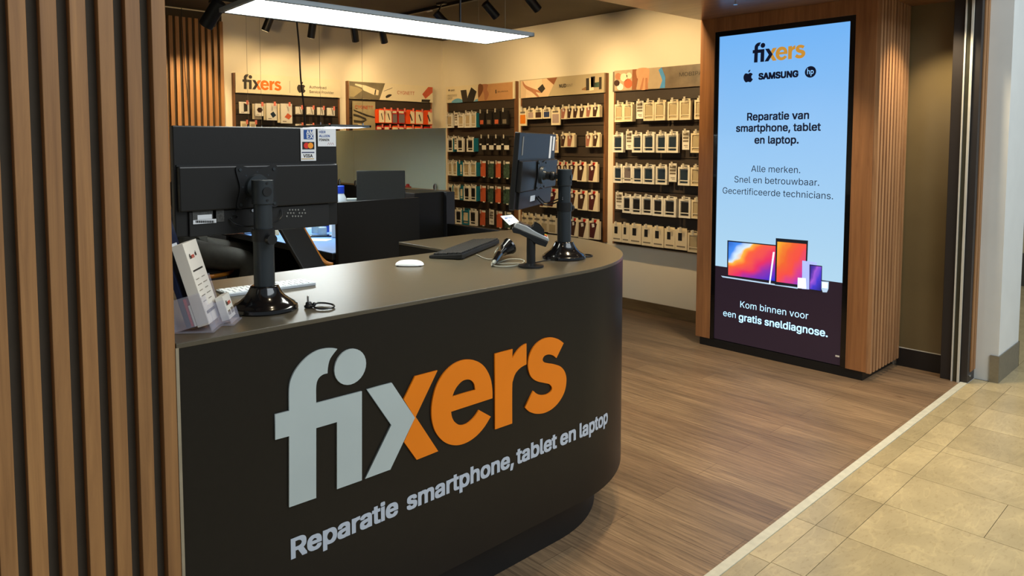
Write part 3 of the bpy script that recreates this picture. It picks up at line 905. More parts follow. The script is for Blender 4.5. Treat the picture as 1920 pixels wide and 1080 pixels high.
def htext(body, crop, l, r, m, parent, bold=0.0, cap=None):
    a = hp(crop[0]+l[0]/crop[2], crop[1]+l[1]/crop[2]); b = hp(crop[0]+r[0]/crop[2], crop[1]+r[1]/crop[2])
    text('header_lettering', body, m, parent, a, F_SIDE, width=abs(a.y-b.y), bold=bold, lift=0.003, sans=True, hs=cap)


htext('BURGA', C1, (722, 198), (858, 185), DARKTXT, h1, cap=0.027)
hflat('emblem_ring', C1, [(690, 165), (702, 158), (704, 208), (692, 212)], DARKTXT, h1, 0.0016)
htext('speck', C1, (105, 180), (158, 174), GREYTXT, h1, 0.02)
hflat('emblem_ring', C1, [(75, 160), (95, 158), (95, 180), (75, 182)], GREYTXT, h1)
htext('PRESIDIO2', C1, (70, 255), (188, 246), GREYTXT, h1)
htext('GRIP', C1, (70, 292), (130, 284), GREYTXT, h1)
h2 = header_right(r_mid, 4.254, 5.357, mat('sand_header', (176, 160, 128), 0.5, vary=0.02), '')
hflat('picture_panel', C3, [(78, 150), (535, 104), (425, 343), (78, 368)], mat('blush_print', (214, 184, 146), 0.5, vary=0.03), h2)
hflat('picture_corner', C3, [(405, 115), (540, 102), (495, 195)], mat('print_rust', (140, 86, 52), 0.6), h2, 0.0014)
hflat('picture_shirt', C3, [(112, 150), (345, 122), (350, 200), (330, 300), (290, 350), (140, 360), (150, 250)], mat('print_cream_shirt', (226, 200, 164), 0.6), h2, 0.0014)
hflat('picture_arm', C3, [(105, 150), (140, 200), (215, 235), (290, 262), (350, 280), (330, 300), (270, 290), (310, 340), (290, 350), (220, 290), (150, 250), (110, 200)], SKIN2, h2, 0.0020, True)
hflat('picture_phone', C3, [(355, 185), (390, 245), (345, 300), (290, 248)], DARKTXT, h2, 0.0026)
for pts, m_ in (([(905, 115), (945, 110), (945, 262), (905, 268)], DARKTXT), ([(965, 95), (1018, 88), (1010, 225), (965, 230)], BLACKC), ([(1010, 170), (1070, 160), (1070, 225), (1010, 228)], GREENPAT),
                ([(1070, 100), (1102, 96), (1100, 250), (1068, 255)], DARKTXT), ([(940, 115), (995, 105), (1002, 262), (945, 272)], CREAM)):
    hflat('picture_phone', C3, pts, m_, h2, 0.0014)
hflat('picture_ground', C3, [(850, 250), (900, 222), (920, 268), (850, 262)], mat('print_tan', (140, 104, 66), 0.6), h2)
htext('NUD', C3, (565, 233), (655, 223), DARKTXT, h2, 0.03)
htext('IENT', C3, (660, 222), (738, 214), GREYTXT, h2)
h3 = header_right(r_col, 3.03, 4.138, mat('pewter_header', (116, 102, 84), 0.35, vary=0.25, scale=9), '')
hflat('picture_panel', C5, [(70, 130), (560, 90), (605, 195), (552, 316), (70, 342)], mat('print_greige', (176, 156, 126), 0.6, vary=0.05), h3)
for (x, y, r_, m_) in ((110, 190, 34, SKIN2), (215, 265, 46, ORANGEC), (130, 300, 34, WHITE), (170, 200, 40, CREAM), (95, 260, 30, BROWNC), (225, 180, 30, CREAM)):
    hflat('picture_blur', C5, [(x+r_*math.cos(t*PI/6), y+r_*1.1*math.sin(t*PI/6)) for t in range(12)], m_, h3, 0.0013)
hflat('picture_hair', C5, [(262, 116), (330, 110), (320, 220), (300, 330), (255, 332)], mat('print_chestnut', (140, 84, 48), 0.6), h3, 0.0016)
hflat('picture_face', C5, [(310, 112), (430, 102), (440, 180), (430, 250), (405, 325), (350, 325), (320, 215), (310, 205)], SKIN, h3, 0.0019, True)
for k in range(4):
    hflat('picture_finger', C5, [(345+28*k-14*abs(k-1), 205), (368+25*k-10*abs(k-1), 205), (350+26*k, 328), (308+30*k, 330)], SKIN2 if k % 2 else SKIN, h3, 0.0024+k*0.0002)
hflat('picture_shard', C5, [(540, 120), (572, 92), (612, 195), (608, 312), (552, 314), (580, 230)], mat('print_blue', (70, 142, 200), 0.6, vary=0.1), h3, 0.0016)
htext('MOBIPARTS', C5, (762, 190), (1130, 158), DARKTXT, h3, cap=0.062)


def bp_(px, py): return at(px, py, 1, YB-0.066)


def bflat(name, crop, pts, m, parent, lift=0.0008, smoothit=False):
    ox, oy, s = crop; P = [bp_(ox+q[0]/s, oy+q[1]/s) for q in pts]
    if smoothit:
        xz = rnd([(p.x, p.z) for p in P], 4); P = [Vector((a, YB-0.066, b)) for a, b in xz]
    return flat(name, P, m, parent, -YA, lift)


def btext(body, crop, l, r, m, parent, bold=0.0, cap=None):
    a = bp_(crop[0]+l[0]/crop[2], crop[1]+l[1]/crop[2]); b = bp_(crop[0]+r[0]/crop[2], crop[1]+r[1]/crop[2])
    text('header_lettering', body, m, parent, a, F_FRONT, width=abs(a.x-b.x), bold=bold, lift=0.0026, sans=True, hs=cap)


CA = (430, 125, 8.93); CB = (645, 140, 9.82)
h4 = obj('header_sign', MB().box(2.788, 3.884, YB-0.066, YB-0.05, 1.989, 2.172), mat('pale_header', (228, 216, 186), 0.5, vary=0.02), r_auth)
a = bp_(430+218/8.93, 125+250/8.93); b = bp_(430+872/8.93, 125+300/8.93); zb = bp_(430+240/8.93, 125+374/8.93).z
logo(h4, (a.x, YB-0.066, zb), F_FRONT, b.x-a.x, (DARKTXT, ORANGEINK), t=0.0004, lift=0.0008)
a = bp_(430+1128/8.93, 125+432/8.93); fruit(h4, a, F_FRONT, 0.100, DARKTXT, 0.0008)
btext('Authorised', CA, (1338, 362), (1620, 378), DARKTXT, h4)
btext('Service Provider', CA, (1338, 438), (1748, 462), DARKTXT, h4)
bflat('divider_line', CA, [(1010, 235), (1014, 235), (1014, 440), (1010, 440)], GREYTXT, h4)
h5 = obj('header_sign', MB().box(3.994, 5.078, YB-0.066, YB-0.05, 1.989, 2.172), MATS['pale_header'], r_cab)
bflat('picture_panel', CB, [(100, 120), (755, 160), (650, 462), (104, 432)], mat('print_olive_grey', (116, 106, 84), 0.6, vary=0.25, scale=8), h5)
bflat('picture_plug', CB, [(205, 165), (400, 200), (640, 290), (630, 380), (540, 370), (360, 290), (330, 240), (200, 190)], CREAM, h5, 0.0014)
bflat('picture_plug_band', CB, [(572, 270), (592, 276), (578, 372), (556, 368)], DARKTXT, h5, 0.002)
bflat('picture_books', CB, [(104, 200), (250, 235), (350, 280), (180, 410), (106, 405)], mat('print_khaki', (160, 146, 110), 0.6), h5, 0.0012)
bflat('picture_cable', CB, [(730, 300), (830, 262), (890, 236), (892, 246), (835, 272), (732, 308)], GREYTXT, h5)
bflat('picture_adaptor', CB, [(770, 395), (830, 362), (880, 372), (840, 410), (780, 432)], DARKTXT, h5, 0.001, True)
bflat('picture_charger', CB, [(1550, 228), (1630, 232), (1628, 330), (1500, 445), (1440, 360)], mat('print_coral', (196, 92, 62), 0.6, vary=0.15), h5)
bflat('picture_charger_base', CB, [(1430, 455), (1590, 460), (1570, 510), (1425, 500)], DARKTXT, h5)
btext('CYGNETT', CB, (978, 358), (1296, 378), mat('print_red', (186, 66, 40), 0.6), h5)
p5 = tag(flat('poster', [bp_(645+q[0]/9.82, 140+q[1]/9.82) for q in ((140, 482), (562, 500), (566, 1080), (150, 1080))], mat('print_sage', (150, 138, 106), 0.6, vary=0.2, scale=9), None, -YA, 0.01, 0.004),
         'sage cable poster hung at left of the orange cable packs', 'poster')
btext('CYGNETT', CB, (188, 625), (520, 645), MATS['print_red'], p5)
p5.children[0].location.y -= 0.016
for pts in ([(155, 720), (250, 740), (390, 800), (400, 850), (300, 800), (160, 760)], [(160, 830), (300, 850), (420, 830), (330, 890), (170, 880)], [(160, 640), (420, 740), (560, 780), (560, 800), (400, 770), (170, 670)]):
    P = [bp_(645+q[0]/9.82, 140+q[1]/9.82) for q in pts]; flat('poster_cable', P, DARKTXT, p5, -YA, 0.0155)
flat('poster_plug', [bp_(645+q[0]/9.82, 140+q[1]/9.82) for q in ((225, 905), (350, 925), (490, 965), (480, 985), (330, 975))], CREAM, p5, -YA, 0.0155)

# ------------------------------------------------------------------ packages. Built hanging from (0,0,0), facing -X, unit width along Y and height along -Z


def pk_box(mb_, w0, w1, z0, z1, x0=0.0, x1=0.24): mb_.box(x0, x1, w0, w1, z0, z1)


def new_pack(name, body_boxes, m, parts, bevel=0.0):
    b = MB()
    for q in body_boxes: b.box(*q)
    o = obj(name, b, m, origin=(0, 0, 0))
    COL.objects.unlink(o)
    ch = []
    for (pn, boxes, pm) in parts:
        b = MB()
        for q in boxes: b.box(*q)
        c = obj(pn, b, pm, origin=(0, 0, 0)); COL.objects.unlink(c); c.parent = o
        ch.append(c)
    return o


# y runs to the left as seen by the visitor; 1 unit wide, 1 unit high
def window_box(casem, cardm=WHITE, sidem=None, deep=0.26, name='phone_case_box'):
    body = [(0, deep, -0.5, 0.5, -1.0, -0.9), (0, deep, -0.5, 0.5, -0.30, -0.235), (0, deep, -0.5, 0.5, -0.19, -0.10), (0, deep, 0.36, 0.5, -0.9, -0.19), (0, deep, -0.5, -0.34, -0.9, -0.19),
            (0.1, deep, -0.36, 0.36, -0.9, -0.1), (deep*0.6, deep*0.75, -0.36, 0.36, -0.1, 0.0)]
    parts = [('phone_case', [(0.03, 0.10, -0.29, 0.31, -0.80 if False else -0.70 if False else -0.74, -0.25)], casem),
             ('lower_slot', [(0.06, 0.10, -0.30, 0.32, -0.89, -0.80)], casem), ('hanger_slot', [(deep*0.55, deep*0.6, -0.2, 0.2, -0.07, -0.03)], BLACKC)]
    body[1] = (0, deep, -0.5, 0.5, -0.79, -0.745)
    if sidem: parts.append(('side_panel', [(0.02, deep+0.35, -0.53, -0.5, -0.99, -0.08)], sidem))
    return new_pack(name, body, cardm, parts)


PK = {}
PK['A'] = (window_box(BEIGE, CREAM), 'cream box with clear phone case')
PK['B'] = (window_box(NAVYC, WHITE), 'white box with navy phone case')
PK['b'] = (window_box(GREYC, WHITE), 'white box with mauve phone case')
PK['K4'] = (window_box(BLACKC, WHITE), 'white box with black phone case')
PK['C'] = (new_pack('tester_card', [(0.05, 0.09, -0.5, 0.5, -1, 0)], WHITE, [('printed_block', [(0.04, 0.05, -0.38, 0.38, -0.27, -0.12), (0.04, 0.05, -0.38, 0.38, -0.45, -0.32), (0.04, 0.05, -0.38, 0.38, -0.60, -0.50)], GREYTXT),
                                                                                     ('printed_line', [(0.04, 0.05, -0.3, 0.25, -0.80, -0.76), (0.04, 0.05, -0.3, 0.1, -0.88, -0.85)], GREYTXT)]), 'white printed sample card')
PK['D'] = (new_pack('screen_protector_box', [(0, 0.26, -0.5, 0.5, -1, -0.08), (0.12, 0.16, -0.4, 0.4, -0.08, 0)], CREAM, [('window', [(-0.012, 0.0, -0.08, 0.24, -0.58, -0.22)], BLACKC), ('printed_line', [(-0.008, 0, -0.35, 0.35, -0.88, -0.82)], GREYTXT)]),
           'cream carton with small dark window')
PK['E'] = (window_box(BEIGE, WHITE, None), 'white clear case box')
PK['F'] = (window_box(BLACKC, WHITE, TEAL), 'teal edged black case box')
PK['f'] = (window_box(BEIGE, WHITE, TEAL), 'teal edged clear case box')
PK['T'] = (window_box(CREAM, TEAL, None), 'teal box with pale phone case')


def sleeve(dotm, name):
    return new_pack(name, [(0, 0.25, -0.5, 0.5, -0.97, -0.08), (0.1, 0.14, -0.35, 0.35, -0.1, 0)], BLACKC, [('round_picture', [(-0.012, 0, -0.30, 0.30, -0.90, -0.62)], dotm)])


PK['P'] = (sleeve(ORANGEC, 'phone_case_sleeve'), 'black sleeve with coral picture')
PK['p'] = (sleeve(GREYTXT, 'phone_case_sleeve'), 'black sleeve with grey picture')
PK['G'] = (new_pack('phone_case_pouch', [(0, 0.2, -0.3, 0.5, -0.66, -0.08), (0.08, 0.12, -0.5, 0.3, -0.12, 0)], BLACKC, [('price_label', [(0.02, 0.05, -0.5, 0.15, -1.0, -0.68)], WHITE), ('sticker', [(-0.01, 0, 0.2, 0.5, -0.66, -0.56)], WHITE)]), 'black pouch with white label')


def blister(cm):
    return new_pack('phone_case_blister', [(0.1, 0.14, -0.5, 0.5, -0.12, 0.0), (0.06, 0.16, -0.5, 0.42, -0.95, -0.12)], cm, [('hanger_card', [(0.09, 0.15, -0.55, 0.1, -0.11, 0.01)], WHITE), ('price_sticker', [(0.03, 0.06, -0.42, -0.1, -1.0, -0.93)], WHITE)])


PK['H'] = (blister(ORANGEC), 'slim coral phone case')
PK['I'] = (blister(GREENPAT), 'slim green patterned phone case')


def pouch(cm):
    return new_pack('cable_pouch', [(0.0, 0.1, -0.5, 0.5, -1, -0.12), (0.04, 0.07, -0.4, 0.4, -0.12, 0)], CREAM, [('window', [(-0.015, 0, -0.36, 0.36, -0.88, -0.38)], cm), ('printed_line', [(-0.01, 0, -0.3, 0.35, -0.30, -0.2)], GREYTXT)])


PK['J1'] = (pouch(mat('amber_case', (214, 122, 30), 0.4, vary=0.1)), 'cream card with amber window')
PK['J2'] = (pouch(mat('lilac_case', (168, 146, 138), 0.4, vary=0.1)), 'cream card with lilac window')
PK['J3'] = (pouch(BROWNC), 'cream card with dark window')
PK['J4'] = (pouch(mat('blue_case', (44, 58, 92), 0.4, vary=0.1)), 'cream card with blue window')


def diag_box(cm, tagm=None, cardm=CREAM, nm='phone_case_pack'):
    o = new_pack(nm, [(0, 0.24, -0.5, 0.5, -1, -0.10), (0.12, 0.16, -0.4, 0.35, -0.10, 0)], cardm, [])
    b = MB().prism([(0.46, -0.93), (0.02, -0.95), (-0.28, -0.22), (-0.05, -0.16), (0.44, -0.2)], (0, 0, 0), YA, ZA, -XA, 0.002, 0.02)
    c = obj('phone_case', b, cm, origin=(0, 0, 0)); COL.objects.unlink(c); c.parent = o
    b = MB().prism([(0.24, -0.24), (0.0, -0.22), (-0.05, -0.38), (0.18, -0.42)], (0, 0, 0), YA, ZA, -XA, 0.02, 0.03)
    c = obj('camera_cutout', b, WHITE, origin=(0, 0, 0)); COL.objects.unlink(c); c.parent = o
    if tagm:
        c = obj('security_tag', MB().box(-0.03, 0.08, -0.18, 0.18, -0.16, -0.02), tagm, origin=(0, 0, 0)); COL.objects.unlink(c); c.parent = o
    return o


PK['K'] = (diag_box(BROWNC), 'cream pack with dark brown phone case')
PK['k'] = (diag_box(mat('rose_case', (150, 96, 80), 0.5)), 'cream pack with rose phone case')
PK['L'] = (diag_box(BROWNC, REDTAG), 'red tagged pack with brown case')
PK['l'] = (diag_box(MAROON, REDTAG), 'red tagged pack with maroon case')
PK['M'] = (new_pack('screen_protector_pack', [(0, 0.16, -0.5, 0.5, -1, -0.12), (0.07, 0.1, -0.35, 0.35, -0.12, 0)], CREAM, [('picture', [(-0.01, 0, -0.38, 0.38, -0.94, -0.50)], BEIGE), ('printed_line', [(-0.01, 0, -0.36, 0.36, -0.34, -0.24)], GREYTXT)]), 'cream screen protector pack')


def cable(side, im):
    b = new_pack('cable_pack', [(0, 0.2, -0.5, 0.5, -1, -0.08), (0.08, 0.12, -0.4, 0.4, -0.08, 0)], ORANGEB, [('front_card', [(-0.014, 0, -0.48, side, -0.96, -0.10)], CREAM)])
    c = obj('product_picture', MB().prism([(-0.25, -0.75), (-0.15, -0.8), (0.12, -0.35), (0.0, -0.28)], (0, 0, 0), YA, ZA, -XA, 0.014, 0.022), im, origin=(0, 0, 0)); COL.objects.unlink(c); c.parent = b
    return b


PK['N'] = (cable(0.48, DARKTXT), 'orange and cream cable pack')
PK['n'] = (cable(0.0, DARKTXT), 'orange sided cable pack')
PK['Q'] = (new_pack('cable_pack', [(0, 0.2, -0.5, 0.5, -1, -0.08), (0.08, 0.12, -0.4, 0.4, -0.08, 0)], REDTAG, [('window', [(-0.014, 0, -0.42, 0.42, -0.95, -0.32)], GREYC), ('front_card', [(-0.014, 0, -0.3, 0.45, -0.26, -0.10)], CREAM)]), 'dark red cable pack with window')


def acc(cm, shape_, m_=WHITE, nm='accessory_pack'):
    o = new_pack(nm, [(0, 0.12, -0.5, 0.5, -1, 0)], m_, [])
    c = obj('product_picture', MB().prism(shape_, (0, 0, 0), YA, ZA, -XA, 0.002, 0.014), cm, origin=(0, 0, 0)); COL.objects.unlink(c); c.parent = o
    c = obj('printed_line', MB().box(-0.008, 0, 0.02, 0.35, -0.92, -0.88), GREYTXT, origin=(0, 0, 0)); COL.objects.unlink(c); c.parent = o
    return o


PK['O1'] = (acc(DARKTXT, [(0.05, -0.1), (-0.3, -0.2), (-0.3, -0.8), (0.05, -0.85)]), 'white lens accessory card')
PK['O2'] = (acc(BROWNC, [(0.3, -0.5), (0.1, -0.72), (-0.25, -0.72), (-0.42, -0.5), (-0.25, -0.32), (0.1, -0.32)]), 'cream card with round brown charger')
PK['O3'] = (acc(NAVYC, [(0.15, -0.62), (-0.1, -0.86), (-0.42, -0.70), (-0.15, -0.48)]), 'white card with slate blue charger')
PK['O4'] = (acc(ORANGEC, [(0.18, -0.68), (-0.2, -0.80), (-0.46, -0.62), (-0.1, -0.48)]), 'white card with coral charger')
PK['O5'] = (acc(GREYTXT, [(-0.02, -0.05), (-0.10, -0.05), (-0.35, -0.95), (-0.27, -0.95)]), 'small white cable card')
PK['O0'] = (new_pack('accessory_pack', [(0, 0.12, -0.5, 0.5, -1, 0)], CREAM, [('product_picture', [(-0.01, 0, -0.3, 0.3, -0.8, -0.2)], BEIGE)]), 'plain cream accessory card')

USED = set()
HOOKS = {}


def put(kind, l, t, r, b, crop, rack, where, plane, axis, group, label, hook=True, hookm=CLEARTAG, push=0.0):
    ox, oy, s = crop
    if axis == 0:
        P0 = at(ox+l/s, oy+t/s, 0, plane); P1 = at(ox+r/s, oy+b/s, 0, plane)
        Pt = at(ox+(l+r)/2/s, oy+t/s, 0, plane); Pb = at(ox+(l+r)/2/s, oy+b/s, 0, plane)
        wdt = abs(P0.y-P1.y)
    else:
        P0 = at(ox+l/s, oy+t/s, 1, plane); P1 = at(ox+r/s, oy+b/s, 1, plane)
        Pt = at(ox+(l+r)/2/s, oy+t/s, 1, plane); Pb = at(ox+(l+r)/2/s, oy+b/s, 1, plane)
        wdt = abs(P0.x-P1.x)
    hgt = Pt.z-Pb.z
    src = PK[kind][0]
    if kind not in USED:
        USED.add(kind); o = src
        COL.objects.link(o)
        for c in o.children: COL.objects.link(c)
    else: o = copy_tree(src)
    o.scale = (wdt, wdt, hgt)
    if axis == 0:
        o.rotation_euler = (0, 0, 0); o.location = (plane+push, (P0.y+P1.y)/2, Pt.z)
    else:
        o.rotation_euler = (0, 0, PI/2); o.location = ((P0.x+P1.x)/2, plane+push, Pt.z)
    tag(o, label, PK[kind][0].name.split('.')[0].replace('_', ' ').split(' ')[-1], group)
    if hook:
        hm = MB()
        zc = Pt.z+0.006
        if axis == 0:
            yc = (P0.y+P1.y)/2
            hm.tube([(XW-0.05, yc, zc), (plane-0.025, yc, zc), (plane-0.032, yc, zc+0.006)], 0.0022, 6)
            hm2 = MB().box(plane-0.036, plane-0.033, yc-0.024, yc-0.006, zc-0.032, zc+0.008)
        else:
            xc = (P0.x+P1.x)/2
            hm.tube([(xc, YB-0.05, zc), (xc, plane-0.025, zc), (xc, plane-0.032, zc+0.006)], 0.0022, 6)
            hm2 = MB().box(xc+0.006, xc+0.026, plane-0.036, plane-0.033, zc-0.032, zc+0.008)
        hk = obj('hook', hm, STEEL, rack); obj('price_tag', hm2, hookm, hk)
    return o


def rows(tbl, crop, rack, ridx, place, group, plane, axis=0, tagm=CLEARTAG):
    for i, it in enumerate(tbl):
        kind, l, t, r, b = it[:5]
        lab = '%s, %s from left, %s, %s' % (PK[kind][1], ORD[i], ROWN[ridx], place)
        put(kind, l, t, r, b, crop, rack, None, plane, axis, group, lab, hookm=tagm)
        if len(it) > 5:       # a second pack hangs behind it on the same hook, peeping out to the right
            dx = it[5]
            put(kind, l+dx, t+1, r+dx, b-1, crop, rack, None, plane+0.034, axis, group,
                '%s, behind %s from left, %s, %s' % (PK[kind][1], ORD[i], ROWN[ridx], place), hook=False)


PL = 5.155
g3 = 'packs on the rack beside the advertising column'; n3 = 'rack behind column'
rows([('A', 70, 465, 162, 675), ('A', 164, 465, 258, 670, 18), ('C', 300, 450, 372, 640), ('A', 380, 445, 490, 662), ('A', 498, 440, 606, 658, 14), ('A', 635, 435, 748, 655), ('A', 763, 425, 878, 652), ('A', 922, 415, 1040, 645)], C5, r_col, 0, n3, g3, PL)
rows([('B', 50, 790, 160, 998), ('C', 190, 770, 253, 970), ('B', 258, 785, 362, 1000), ('B', 374, 780, 492, 1000, 14), ('B', 515, 780, 622, 1002), ('B', 628, 775, 745, 1003), ('C', 790, 765, 862, 970), ('A', 882, 770, 1000, 1003)], C5, r_col, 1, n3, g3, PL)
rows([('B', 55, 95, 143, 285), ('b', 150, 95, 243, 285), ('B', 248, 100, 346, 292), ('B', 352, 100, 466, 298, 14), ('B', 485, 100, 596, 303), ('C', 615, 88, 690, 275), ('B', 710, 105, 825, 312), ('A', 838, 110, 950, 318)], C6, r_col, 2, n3, g3, PL)
rows([('C', 75, 380, 143, 553), ('K4', 147, 402, 231, 590), ('K4', 236, 405, 336, 603), ('K4', 343, 410, 446, 610), ('K4', 452, 420, 556, 622), ('K4', 562, 425, 686, 632, 14), ('K4', 718, 430, 833, 642), ('A', 846, 440, 960, 650)], C6, r_col, 3, n3, g3, PL)
rows([('D', 42, 685, 135, 880), ('D', 140, 692, 214, 892), ('D', 218, 700, 334, 906), ('D', 342, 712, 445, 922), ('D', 449, 725, 562, 938), ('D', 572, 735, 676, 950), ('D', 681, 745, 798, 965), ('A', 808, 775, 920, 990)], C6, r_col, 4, n3, g3, PL)
g1 = 'packs on the rack in the back corner'; n1 = 'back corner rack'
rows([('E', 45, 470, 125, 660), ('C', 150, 460, 192, 630), ('E', 197, 470, 272, 657), ('E', 285, 450, 360, 657), ('f', 364, 450, 436, 655), ('P', 475, 440, 545, 632), ('p', 565, 440, 640, 628), ('P', 665, 425, 742, 628), ('p', 765, 420, 848, 625)], C1, r_corner, 0, n1, g1, PL)
rows([('F', 62, 775, 132, 972), ('C', 150, 770, 182, 940), ('K4', 186, 780, 264, 972), ('F', 313, 780, 402, 972), ('G', 483, 765, 562, 945), ('G', 575, 765, 660, 945), ('G', 670, 765, 757, 945), ('G', 768, 765, 862, 945)], C1, r_corner, 1, n1, g1, PL)
rows([('E', 65, 110, 122, 305), ('f', 126, 110, 186, 310), ('T', 222, 120, 258, 308), ('E', 265, 120, 350, 318), ('f', 356, 120, 436, 318), ('H', 485, 120, 550, 332), ('I', 583, 125, 655, 345), ('H', 683, 125, 748, 345), ('I', 783, 130, 860, 352)], C2, r_corner, 2, n1, g1, PL)
rows([('F', 68, 420, 125, 620), ('E', 140, 430, 208, 620), ('T', 222, 435, 266, 625), ('K4', 273, 430, 350, 638), ('F', 357, 430, 436, 642), ('H', 483, 445, 550, 658), ('I', 578, 450, 650, 668), ('H', 678, 455, 748, 672), ('I', 780, 460, 860, 688)], C2, r_corner, 3, n1, g1, PL)
rows([('K4', 162, 735, 245, 940), ('T', 250, 740, 345, 952), ('K4', 349, 745, 436, 962), ('H', 478, 765, 545, 968), ('C', 605, 755, 665, 948), ('H', 695, 780, 765, 998), ('I', 800, 790, 880, 1003)], C2, r_corner, 4, n1, g1, PL)
g2 = 'packs on the middle rack of the right wall'; n2 = 'middle rack'
rows([('J1', 58, 490, 150, 715), ('J2', 158, 490, 248, 632), ('J3', 252, 488, 348, 628), ('J4', 358, 482, 452, 622), ('J2', 463, 480, 574, 705), ('k', 588, 468, 661, 630, 24), ('K', 667, 465, 738, 625, 24), ('K', 740, 465, 818, 620, 24), ('K', 821, 460, 902, 615, 24), ('k', 905, 450, 984, 608, 24), ('K', 988, 445, 1072, 605, 20)], C3, r_mid, 0, n2, g2, PL)
rows([('J2', 470, 820, 550, 1055), ('K', 585, 808, 662, 985, 16), ('k', 667, 808, 752, 985, 14), ('k', 900, 805, 975, 985, 16), ('K', 990, 800, 1072, 985, 16)], C3, r_mid, 1, n2, g2, PL)
rows([('L', 500, 85, 572, 310), ('L', 578, 85, 632, 312), ('L', 640, 85, 742, 305), ('L', 745, 85, 852, 320), ('l', 880, 88, 985, 325)], C4, r_mid, 2, n2, g2, PL)
rows([('l', 300, 405, 380, 625), ('l', 388, 405, 522, 630), ('L', 650, 422, 745, 640), ('L', 752, 428, 865, 662), ('l', 880, 432, 990, 675)], C4, r_mid, 3, n2, g2, PL)
rows([('M', 80, 695, 148, 905), ('M', 152, 700, 222, 908), ('M', 226, 710, 308, 910), ('M', 312, 718, 394, 918), ('M', 400, 728, 495, 938), ('L', 665, 752, 752, 975), ('L', 760, 762, 878, 998), ('l', 890, 770, 1005, 1008)], C4, r_mid, 4, n2, g2, PL)
ga = 'packs on the rack under the cream header'; na = 'fruit emblem rack'
rows([('O1', 165, 590, 335, 785), ('O2', 430, 620, 572, 825), ('O3', 620, 612, 800, 898), ('O4', 860, 620, 1055, 950), ('O5', 1110, 670, 1225, 795), ('O5', 1295, 675, 1420, 802), ('O5', 1470, 682, 1590, 810), ('O5', 1635, 690, 1768, 820)], CA, r_auth, 0, na, ga, YB-0.12, 1, PINKTAG)
put('O0', 385, 624, 545, 880, CA, r_auth, None, YB-0.098, 1, ga, 'plain cream card behind the round brown charger card', hook=False)
put('O0', 575, 618, 760, 895, CA, r_auth, None, YB-0.098, 1, ga, 'plain cream card behind the slate blue charger card', hook=False)
put('O0', 805, 626, 985, 940, CA, r_auth, None, YB-0.098, 1, ga, 'plain cream card behind the coral charger card', hook=False)
rows([('O0', 190, 915, 300, 1110), ('O0', 340, 920, 450, 1110), ('O5', 1110, 960, 1235, 1090), ('O5', 1290, 965, 1420, 1095), ('O5', 1560, 975, 1690, 1100)], CA, r_auth, 1, na, ga, YB-0.12, 1, PINKTAG)
gc = 'cable packs on the orange rack'; nc = 'orange cable rack'
rows([('n', 582, 615, 690, 892), ('N', 640, 628, 745, 890), ('N', 752, 632, 880, 892), ('Q', 886, 640, 985, 902), ('Q', 1002, 645, 1125, 902), ('n', 1140, 645, 1303, 908), ('N', 1318, 655, 1458, 915), ('n', 1466, 658, 1630, 922)][1:], CB, r_cab, 0, nc, gc, YB-0.12, 1, PINKTAG)
put('n', 580, 634, 690, 890, CB, r_cab, None, YB-0.095, 1, gc, 'orange cable pack behind the leftmost cream front, top row of orange cable rack', hook=False)
rows([('Q', 600, 935, 710, 1200), ('Q', 740, 938, 850, 1205), ('N', 890, 940, 1000, 1205), ('Q', 1010, 945, 1125, 1210), ('N', 1145, 948, 1290, 1215), ('N', 1300, 955, 1450, 1220), ('Q', 1466, 960, 1630, 1225)], CB, r_cab, 1, nc, gc, YB-0.12, 1, PINKTAG)

# ------------------------------------------------------------------ screens on pole stands


